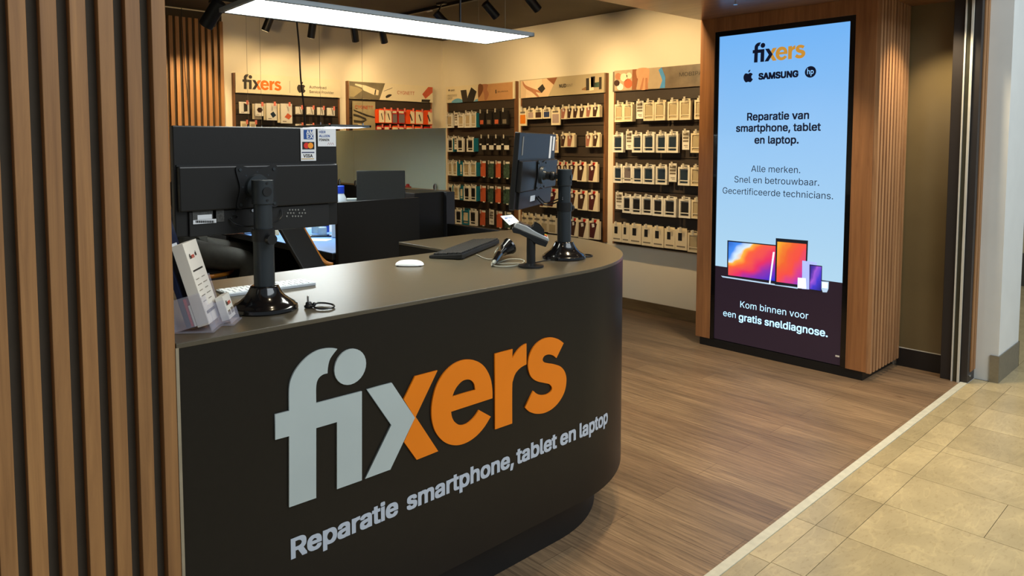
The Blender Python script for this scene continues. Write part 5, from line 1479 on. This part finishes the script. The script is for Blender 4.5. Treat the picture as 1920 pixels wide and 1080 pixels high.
WIRE = mat('steel_wire', (120, 110, 90), 0.4, metal=0.6)
led_panel('large bright LED panel hanging over the counter', dA, lx, ly, LL, LWd, 1.944, [(0.06, 0.06, 0.0008, WIRE), (0.06, 0.24, 0.0008, WIRE), (LL-0.085, 0.225, 0.0010, WIRE), (LL-0.085, 0.05, 0.0008, WIRE), (LL-0.31, 0.22, 0.0045, BLACK)], 2.423, LEDP)
led_panel('smaller LED panel hanging low over the repair desk', Vector((2.22, 3.95, 0)), YA, XA, 1.2, 0.30, 1.612, [(0.1, 0.0, 0.0010, WIRE), (0.1, 0.30, 0.0010, WIRE), (1.15, 0.0, 0.0010, WIRE), (1.15, 0.10, 0.0010, WIRE)], ZC, mat('desk_led_diffuser', (240, 240, 240), 0.5, emit=(236, 246, 246), strength=16.0))
P = [Vector((2.30, 4.50, ZC)), Vector((2.300, 4.50, 2.4)), Vector((2.318, 4.50, 2.15)), Vector((2.325, 4.50, 1.95)), Vector((2.345, 4.5, 1.75)), Vector((2.35, 4.5, 1.632))]
tag(obj('power_cord', MB().tube(smooth_path(P), 0.0058, 8), BLACK, smooth=True), 'black power cord hanging down to the repair desk lamp', 'cord')
P = [Vector((2.32, 6.66, 2.70)), Vector((2.325, 6.66, 2.45)), Vector((2.34, 6.66, 2.1)), Vector((2.37, 6.66, 1.6)), Vector((2.37, 6.66, 1.02))]
tag(obj('power_cord', MB().tube(smooth_path(P), 0.003, 8), BLACK, smooth=True), 'thin dark cord running down the far slat panel', 'cord')

# ceiling tracks with cylinder spots
tr1 = tag(obj('lighting_track', MB().box(3.90, 3.935, 3.2, 5.80, ZC-0.028, ZC), BLACK), 'black lighting track running along the right wall', 'lighting track')
tr2 = tag(obj('lighting_track', MB().box(2.3, 4.3, 6.03, 6.065, ZC-0.028, ZC), BLACK), 'black lighting track along the back wall', 'lighting track')
for k in range(3):
    obj('end_feed', MB().box(3.905, 3.93, 3.55+k*0.8, 3.62+k*0.8, ZC-0.036, ZC-0.028), ALU, tr1)


def spot_head(label, c, d, L_=0.145, r_=0.034, power=None, target=None, deg=80, colr=WARM, blend=0.7):
    c = Vector(c); d = Vector(d).normalized(); top = c-d*L_/2; bot = c+d*L_/2
    r = empty('ceiling_spot', (c.x, c.y, ZC-0.028), label, 'spotlight', 'cylinder spotlights under the shop ceiling')
    obj('adapter', MB().obox(Vector((c.x, c.y, ZC-0.036)), XA, YA, ZA, 0.018, 0.05, 0.010), BLACK, r)
    obj('stem', MB().cyl((c.x, c.y, ZC-0.04), top+d*0.02, 0.006, n=10), BLACK, r)
    h = obj('head', MB().cyl(top, bot, r_, n=28), BLACK, r, smooth=True, bevel=0.003)
    obj('lens', MB().cyl(bot+d*0.0004, bot+d*0.0012, r_*0.8, n=24), mat('spot_lens', (255, 236, 190), 0.3, emit=(255, 226, 170), strength=3.0), h)
    if power:
        t = Vector(target) if target else bot+d
        spot('spot_beam', bot+d*0.006, t, power, deg, colr, blend, 0.028)
    return r


def hpos(px, py, z=2.55): return at(px, py, 2, z)


P_W = 74
spot_head('black ceiling spot nearest the LED panel end, right track', hpos(828, 36), (0.72, -0.18, -0.66), power=P_W, target=(5.26, 5.75, 1.8))
spot_head('black ceiling spot in the middle of the right track', hpos(920, 19), (0.74, -0.12, -0.66), power=P_W, target=(5.26, 4.75, 1.8))
spot_head('black ceiling spot cut by the top of the picture', hpos(998, 5), (0.74, -0.12, -0.66), power=P_W, target=(5.26, 3.75, 1.8))
spot('spot_beam', (3.9, 3.0, 2.5), (5.26, 3.35, 1.8), P_W*0.7, 80, WARM, 0.7, 0.03)
spot_head('black ceiling spot left of the hanging cord', hpos(503, 43), (-0.25, 0.35, -0.9), power=20, target=(2.85, 6.73, 1.9), deg=95)
spot_head('black ceiling spot just right of the hanging cord', hpos(585, 56), (0.02, 0.35, -0.93), power=20, target=(3.35, 6.73, 1.9), deg=95)
spot_head('black ceiling spot second from right, back track', hpos(665, 64), (0.32, 0.3, -0.9), power=22, target=(3.95, 6.73, 1.9), deg=95)
spot_head('black ceiling spot rightmost on the back track', hpos(718, 67), (0.42, 0.25, -0.87), power=30, target=(4.7, 6.73, 1.9), deg=95)
spot_head('black ceiling spot hidden at the left end of the back track', (2.36, 6.05, 2.55), (-0.1, 0.45, -0.88), power=60, target=(2.34, 6.70, 1.75), deg=70)
sb = pd(399, 26, 3.6)
spot_head('large black spot in front of the far slat panel', sb, (-0.32, 0.55, -0.8), 0.145, 0.036, power=70, target=(2.45, 6.7, 1.9), deg=70)
# sprinkler in the soffit
sp_ = Vector((4.185, 2.366, 2.423))
sk = empty('sprinkler', sp_, 'small chrome fire sprinkler under the wooden soffit', 'sprinkler')
obj('escutcheon', MB().lathe([(0.026, 0), (0.022, -0.006), (0.010, -0.010)][::-1], sp_, 20), CHROME, sk, smooth=True)
obj('body', MB().cyl(sp_-ZA*0.008, sp_-ZA*0.036, 0.005, n=12), CHROME, sk)
obj('deflector', MB().cyl(sp_-ZA*0.036, sp_-ZA*0.039, 0.014, n=16), CHROME, sk)

# ------------------------------------------------------------------ repair desks behind the counter
DZ = 0.90
DESKB = mat('desk_black', (26, 25, 24), 0.45, vary=0.06)
MATBLUE = mat('blue_work_mat', (92, 136, 196), 0.5, vary=0.04)
desk = empty('repair_desk', (2.33, 4.4, 0), 'black repair desk with a blue work surface', 'desk')
obj('desktop', MB().box(2.02, 2.66, 3.58, 5.25, DZ-0.04, DZ-0.004), DESKB, desk, bevel=0.002)
obj('work_surface', MB().box(2.022, 2.655, 3.585, 5.245, DZ-0.004, DZ), MATBLUE, desk)
obj('rear_panel', MB().box(2.64, 2.66, 3.58, 5.25, 0.0, DZ-0.04), DESKB, desk)
obj('side_panel', MB().box(2.10, 2.64, 5.21, 5.25, 0.0, DZ-0.04), DESKB, desk)
a = at(630.4, 378.9, 1, 3.55); b = at(783.7, 370.7, 1, 3.55)
dv = tag(obj('desk_divider', MB().box(a.x, b.x, 3.535, 3.565, 0.0, (a.z+b.z)/2), BLACKLAM, bevel=0.0015), 'dark upright panel closing the near end of the repair desk', 'divider')
a = at(787, 360.3, 1, 3.80); b = at(832, 359.6, 1, 3.80); c = at(852.6, 359.2, 1, 3.77)
cb = tag(obj('cabinet', MB().box(a.x-0.04, b.x, 3.80, 4.15, 0.0, b.z), BLACKLAM, bevel=0.0015), 'tall dark cabinet standing right of the desk divider', 'cabinet')
obj('side_panel', MB().box(b.x, c.x, 3.77, 4.15, 0.0, c.z), mat('cabinet_side_lit', (42, 42, 44), 0.4), cb, bevel=0.0015)  # lighter tone stands in for the bluish light falling on this face
tag(obj('low_divider', MB().box(2.985, 3.012, 2.90, 3.77, 0.0, 0.977), BLACKLAM, bevel=0.0015), 'low dark divider running from the cabinet to the counter end', 'divider')
tag(obj('blackout_box', MB().box(0.6, 2.70, 6.15, 6.64, 0.0, 0.98), DESKB, bevel=0.003), 'long dark sideboard below the far slat panel', 'blackout_box')  # invented box, added so the gap behind the legs reads black
# frosted screen on the far partition
pt = tag(obj('partition', MB().box(3.70, 3.74, 4.70, 6.50, 0.0, 1.116), DESKB), 'dark partition carrying the frosted glass screen', 'partition')
obj('top_rail', MB().box(3.69, 3.75, 4.695, 6.50, 1.116, 1.128), mat('pale_wood_rail', (168, 140, 96), 0.5), pt)
fg = bpy.data.materials.new('frosted_glass'); fg.use_nodes = True; MATS['frosted_glass'] = fg
N_ = fg.node_tree.nodes; L_ = fg.node_tree.links; N_.remove(N_['Principled BSDF'])
nz_ = N_.new('ShaderNodeTexNoise'); nz_.inputs['Scale'].default_value = 2.0
rp_ = N_.new('ShaderNodeValToRGB'); rp_.color_ramp.elements[0].color = (*lin((218, 228, 208)), 1); rp_.color_ramp.elements[1].color = (*lin((228, 236, 220)), 1)
L_.new(nz_.outputs['Fac'], rp_.inputs['Fac'])
df = N_.new('ShaderNodeBsdfDiffuse'); tr_ = N_.new('ShaderNodeBsdfTranslucent'); mx_ = N_.new('ShaderNodeMixShader'); mx_.inputs[0].default_value = 0.5
for q in (df, tr_): L_.new(rp_.outputs['Color'], q.inputs['Color'])
L_.new(df.outputs[0], mx_.inputs[1]); L_.new(tr_.outputs[0], mx_.inputs[2]); L_.new(mx_.outputs[0], N_['Material Output'].inputs['Surface'])
gs = tag(obj('glass_screen', MB().box(3.717, 3.723, 4.712, 6.49, 1.128, 1.643), fg), 'large frosted glass screen standing on the far partition', 'glass screen')
obj('joint_strip', MB().box(3.7155, 3.7245, 6.14, 6.144, 1.128, 1.643), mat('joint_pale', (206, 208, 184), 0.5), gs)
for (px, py) in ((637, 340), (667, 343), (816, 350)):
    p = at(px, py, 0, 3.70)
    k_ = MB().sphere((3.698, p.y, p.z-0.004), 0.012, 0.022, 0.030, 12); cl = obj('clamp', k_, DARKMETAL, gs, smooth=True)
    obj('clamp_screw', MB().cyl((3.692, p.y-0.014, p.z-0.03), (3.692, p.y-0.014, p.z+0.022), 0.009, n=12), CHROME, cl)
p = at(764, 351, 0, 3.70); tag(obj('tape_roll', MB().cyl((3.694, p.y, 1.145), (3.712, p.y, 1.145), 0.016, n=18).cyl((3.700, p.y-.05, 1.135), (3.700, p.y+.05, 1.135), 0.006, n=10), mat('red_plastic', (196, 60, 44), 0.5)), 'small red tape roll at the foot of the frosted screen', 'tape')
# screen, bottle and clutter on the desk
vm = Vector((2.555, 3.900, 0)); vn = (Vector((0, 0, 0))-vm).normalized(); vx = Vector((-vn.y, vn.x, 0)); tl_ = math.radians(6)
vu = ZA*math.cos(tl_)-vn*math.sin(tl_)*1.0; vnn = vn*math.cos(tl_)+ZA*math.sin(tl_)
ds = empty('desk_monitor', (2.555, 3.90, DZ), 'plain black monitor back on the repair desk, before the frosted glass', 'monitor')
zt_ = at(713, 320, 1, 3.9).z
cc = Vector((2.555, 3.90, (zt_+1.02)/2))
obj('shell', MB().obox(cc, vx, vnn, vu, 0.152, 0.009, (zt_-1.02)/2), mat('textured_black_shell', (38, 40, 38), 0.55, vary=0.12, scale=120), ds, bevel=0.004)
obj('stand', MB().cyl((2.575, 3.925, DZ), (2.565, 3.915, 1.1), 0.018, n=16).box(2.50, 2.64, 3.86, 4.0, DZ, DZ+0.008), DESKB, ds)
bt = Vector((2.41, 4.17, DZ))
bo_ = empty('bottle', bt, 'white plastic bottle with blue cap on the repair desk', 'bottle')
obj('bottle_body', MB().lathe([(0.044, 0), (0.050, 0.006), (0.050, 0.235), (0.046, 0.255), (0.032, 0.285), (0.030, 0.292)], bt, 32), mat('milky_plastic', (206, 216, 222), 0.4), bo_, smooth=True)
obj('cap', MB().cyl(bt+ZA*0.288, bt+ZA*0.336, 0.034, n=28), mat('blue_cap', (30, 70, 200), 0.4), bo_, smooth=True, bevel=0.002)
p = pd(659, 368, 4.9)
tag(obj('tool_case', MB().obox(Vector((p.x, p.y, 1.02)), vx, vn, ZA, 0.036, 0.04, 0.12), mat('grey_tool_case', (120, 126, 122), 0.5), bevel=0.006), 'small grey case standing between bottle and black monitor', 'case')


def dpt(px, py, z=DZ): return at(px, py, 2, z)


p = dpt(594, 437); tag(obj('tape_roll', MB().lathe([(0.032, 0), (0.034, 0.002), (0.034, 0.05), (0.030, 0.055)], p, 24), mat('clear_jar', (176, 196, 200), 0.2, trans=0.3)), 'left clear tape roll standing on the blue desk', 'tape', 'clear tape rolls')
p = dpt(605, 439); tag(obj('tape_roll', MB().lathe([(0.026, 0), (0.028, 0.002), (0.028, 0.045), (0.024, 0.05)], p, 24), MATS['clear_jar']), 'right clear tape roll, next to the blue carton', 'tape', 'clear tape rolls')
p = dpt(609, 435); tag(obj('carton', MB().obox(p+ZA*0.05+vx*0.0, vx, vn, ZA, 0.030, 0.012, 0.05), mat('blue_carton', (26, 62, 150), 0.4, vary=0.2, scale=30)), 'blue printed carton on the repair desk', 'carton')
p = dpt(586, 429); tag(obj('carton', MB().obox(p+ZA*0.035, vx, vn, ZA, 0.035, 0.02, 0.035), WHITE), 'small white carton behind the clear tape rolls', 'carton')
p = dpt(625, 434); tag(obj('leaflet', MB().obox(p+ZA*0.05, vx, (vn+ZA*0.4).normalized(), (ZA-vn*0.4).normalized(), 0.035, 0.002, 0.055), WHITEINK), 'propped white leaflet right of the blue carton', 'leaflet')
p = dpt(600, 443.5); tag(obj('phone', MB().obox(p+ZA*0.005, vx, vn, ZA, 0.075, 0.035, 0.005), BLACKG, bevel=0.003), 'black phone lying on the blue desk before the tape', 'phone')
p = dpt(596, 450); tag(obj('paper_sheet', MB().obox(p+ZA*0.001, (vx+vn*0.3).normalized(), (vn-vx*0.3).normalized(), ZA, 0.075, 0.05, 0.001), mat('cream_paper', (216, 212, 180), 0.7)), 'cream sheet of paper on the blue desk', 'paper')
p = dpt(468, 440)+XA*0.10-YA*0.10; tag(obj('parts_tray', MB().obox(p+ZA*0.018, XA, YA, ZA, 0.035, 0.06, 0.018), mat('kraft_board', (198, 180, 140), 0.6), bevel=0.002), 'pale cardboard tray on the desk behind the monitor pole', 'tray')
p = dpt(505, 428); tag(obj('paper_sheet', MB().obox(p+ZA*0.001, XA, YA, ZA, 0.09, 0.13, 0.001), WHITE), 'white sheet of paper right of the cardboard tray', 'paper')


# ------------------------------------------------------------------ skinned figures


def skin(name, V, E, R, m, parent=None, sub=2, root=0, origin=None):
    me = bpy.data.meshes.new(name); me.from_pydata([tuple(v) for v in V], E, [])
    o = bpy.data.objects.new(name, me); COL.objects.link(o)
    md_ = o.modifiers.new('skin', 'SKIN'); md_.use_smooth_shade = True
    for i, sv in enumerate(me.skin_vertices[0].data):
        r_ = R[i]; sv.radius = r_ if isinstance(r_, tuple) else (r_, r_); sv.use_root = (i == root)
    s_ = o.modifiers.new('sub', 'SUBSURF'); s_.levels = sub; s_.render_levels = sub
    bpy.context.view_layer.update()
    em = bpy.data.meshes.new_from_object(o.evaluated_get(bpy.context.evaluated_depsgraph_get()))
    bpy.data.objects.remove(o); bpy.data.meshes.remove(me)
    em.materials.clear()
    for p_ in em.polygons: p_.use_smooth = True
    return finish(name, em, m, parent, origin=origin)


# technician seated on a stool at the repair desk, hidden above by the monitor
hip = Vector((1.74, 5.02, 0.80)); fd = Vector((0.80, -0.60, 0)).normalized(); sd = Vector((0.60, 0.80, 0)).normalized()   # facing the desk, sd: to its left side
SKINM = mat('person_skin', (196, 140, 112), 0.5, vary=0.05)
TROUS = mat('grey_trousers', (54, 52, 46), 0.85, vary=0.18, scale=22, bump=0.3)
BLACKT = mat('black_sweater', (24, 24, 25), 0.85, vary=0.1, bump=0.2)


def W(f, s, z): return hip+fd*f+sd*s+ZA*z


V = [W(0, 0, 0), W(0.02, 0, 0.16), W(0.03, 0, 0.34), W(0.04, 0, 0.44), W(0.06, 0, 0.49), W(0.085, 0, 0.55), W(0.095, 0, 0.635),
     W(0.02, 0.17, 0.42), W(0.10, 0.24, 0.20), W(0.33, 0.14, 0.14), W(0.41, 0.10, 0.135),
     W(0.02, -0.17, 0.42), W(0.06, -0.25, 0.22), W(0.26, -0.10, 0.135), W(0.36, -0.05, 0.130),
     W(0.06, 0.10, -0.02), W(0.44, 0.13, -0.07), W(0.40, 0.13, -0.46), W(0.50, 0.13, -0.52),
     W(0.06, -0.10, -0.02), W(0.44, -0.12, -0.07), W(0.40, -0.12, -0.46), W(0.50, -0.12, -0.52)]
E = [(0, 1), (1, 2), (2, 3), (3, 4), (4, 5), (5, 6), (3, 7), (7, 8), (8, 9), (9, 10), (3, 11), (11, 12), (12, 13), (13, 14), (0, 15), (15, 16), (16, 17), (17, 18), (0, 19), (19, 20), (20, 21), (21, 22)]
R = [(.13, .11), (.13, .10), (.15, .11), (.13, .09), (.058, .055), (.082, .074), (.092, .076), .06, .042, .034, .030, .06, .042, .034, .030, .085, .058, .042, .035, .085, .058, .042, .035]
person = skin('person', V, E, R, SKINM, origin=(hip.x, hip.y, 0.78))
tag(person, 'person in grey trousers and black top sitting at the repair desk', 'person')
Vt = [V[0], V[15], V[15].lerp(V[16], 0.5), V[16], V[16].lerp(V[17], 0.5), V[17], V[19], V[19].lerp(V[20], 0.5), V[20], V[20].lerp(V[21], 0.5), V[21], V[1]]
skin('trousers', Vt, [(0, 1), (1, 2), (2, 3), (3, 4), (4, 5), (0, 6), (6, 7), (7, 8), (8, 9), (9, 10), (0, 11)], [(.145, .125), .102, .088, .076, .066, .060, .102, .088, .076, .066, .060, (.14, .11)], TROUS, person)
Vs = [V[1]-ZA*0.04, V[2], V[3], V[4]-ZA*0.05, V[7], V[8], V[9].lerp(V[8], 0.2), V[11], V[12], V[13].lerp(V[12], 0.2)]
skin('sweater', Vs, [(0, 1), (1, 2), (2, 3), (2, 4), (4, 5), (5, 6), (2, 7), (7, 8), (8, 9)], [(.145, .12), (.165, .125), (.14, .10), .065, .075, .056, .046, .075, .056, .046], BLACKT, person)
hc = W(0.085, 0, 0.600)
hm = MB().sphere(hc+ZA*0.035-fd*0.015, 0.093, 0.093, 0.10, 20)
bmesh.ops.bisect_plane(hm.bm, geom=hm.bm.verts[:]+hm.bm.edges[:]+hm.bm.faces[:], plane_co=hc+fd*0.03+ZA*0.03, plane_no=(fd-ZA*0.8), clear_outer=True)
obj('hair', hm, mat('dark_hair', (38, 28, 22), 0.7, vary=0.3), person, smooth=True)
fc = W(0.168, 0, 0.590)
obj('nose', MB().sphere(fc+fd*0.006-ZA*0.008, 0.014, 0.014, 0.022, 10), SKINM, person, smooth=True)
ey = MB()
for s_ in (-1, 1): ey.sphere(fc+sd*(0.032*s_)-fd*0.006+ZA*0.014, 0.011, 0.011, 0.009, 10)
obj('eyes', ey, mat('eye_dark', (40, 32, 28), 0.2), person, smooth=True)
obj('mouth', MB().obox(fc-ZA*0.045-fd*0.004, sd, fd, ZA, 0.022, 0.006, 0.004), mat('lip', (150, 84, 74), 0.5), person, bevel=0.002)
er = MB()
for s_ in (-1, 1): er.sphere(W(0.085, 0.084*s_, 0.590), 0.018, 0.018, 0.03, 10)
obj('ears', er, SKINM, person, smooth=True)
for wri, el in ((V[10], V[9]), (V[14], V[13])):
    d = (wri-el).normalized(); sdn = ZA.cross(d).normalized()
    Vh = [wri-d*0.01, wri+d*0.05]; Eh = [(0, 1)]; Rh = [.028, (.036, .016)]
    for k in range(4):
        b0 = wri+d*0.075+sdn*(-0.027+0.018*k); ln = [0.062, 0.072, 0.068, 0.052][k]
        i = len(Vh); Vh += [b0, b0+d*ln*0.5-ZA*0.004, b0+d*ln-ZA*0.014]; Eh += [(1, i), (i, i+1), (i+1, i+2)]; Rh += [.0095, .0088, .0078]
    i = len(Vh); sg = 1 if wri is V[14] else -1
    Vh += [wri+d*0.02+sdn*0.03*sg, wri+d*0.055+sdn*0.052*sg, wri+d*0.085+sdn*0.05*sg]; Eh += [(0, i), (i, i+1), (i+1, i+2)]; Rh += [.014, .010, .008]
    skin('hand', Vh, Eh, Rh, SKINM, person, sub=2)


def stool(label, c, seat_z, back, rim):
    r = empty('work_stool', (c[0], c[1], 0), label, 'stool')
    p = Vector((c[0], c[1], 0))
    st = MB().lathe([(0.17, seat_z-0.05), (0.205, seat_z-0.03), (0.21, seat_z-0.008), (0.19, seat_z)], p, 36)
    obj('seat', st, mat('stool_black', (24, 23, 22), 0.6), r, smooth=True)
    obj('seat_rim', MB().tube([p+Vector((0.212*math.cos(t*PI/18), 0.212*math.sin(t*PI/18), seat_z-0.035)) for t in range(36)], 0.014, 8, closed=True), rim, r, smooth=True)
    obj('column', MB().cyl(p+ZA*0.06, p+ZA*(seat_z-0.05), 0.025, n=16), DARKMETAL, r, smooth=True)
    for k in range(5):
        a = 2*PI*k/5+0.3; e = p+Vector((0.27*math.cos(a), 0.27*math.sin(a), 0.045))
        lg = obj('leg', MB().cyl(p+ZA*0.075, e+ZA*0.01, 0.02, 0.014, n=10), BLACK, r, smooth=True)
        obj('castor', MB().cyl(e+Vector((-0.012*math.sin(a), 0.012*math.cos(a), -0.019)), e-Vector((-0.012*math.sin(a), 0.012*math.cos(a), 0.019)), 0.026, n=14), BLACK, lg)
    if back:
        b0, b1, wv = back
        n2 = (b1-b0).cross(wv).normalized()
        bx_ = b0+(b0-b1)*0.45
        P = [bx_, b1, b1+wv, bx_+wv]
        bk_ = MB(); bk_.hexa([q-n2*0.012 for q in P]+[q+n2*0.012 for q in P])
        br = obj('backrest', bk_, MATS['stool_black'], r, bevel=0.006)
        e_ = MB()
        ex = (b0-p).normalized()
        e_.tube(smooth_path([b1, b1.lerp(b0, 0.5), b0.lerp(b1, 0.12), b0+(b0-b1)*0.08+Vector((0.012, -0.012, 0)), b0+(b0-b1)*0.13+Vector((0.035, -0.035, 0))], 5), 0.0125, 8)
        obj('backrest_edge', e_, rim, br, smooth=True)
        obj('back_bracket', MB().tube([p+Vector((0, 0, seat_z-0.04)), (p+ZA*(seat_z-0.04)).lerp(bx_.lerp(bx_+wv, 0.5)-ZA*0.02, 0.7), bx_.lerp(bx_+wv, 0.5)], 0.018, 8), DARKMETAL, r, smooth=True)
    return r


RIM = mat('ochre_rim', (190, 118, 34), 0.45, vary=0.06)
stool('black stool with ochre rim under the seated person', (1.80, 4.98), 0.672, None, RIM)
b1 = pd(561, 416, 4.0); b0 = pd(602, 487, 4.0)
stool('empty black stool with ochre edged backrest at the desk', (1.80, 3.72), 0.66, (b0, b1, Vector((-0.15, -0.03, 0))), RIM)
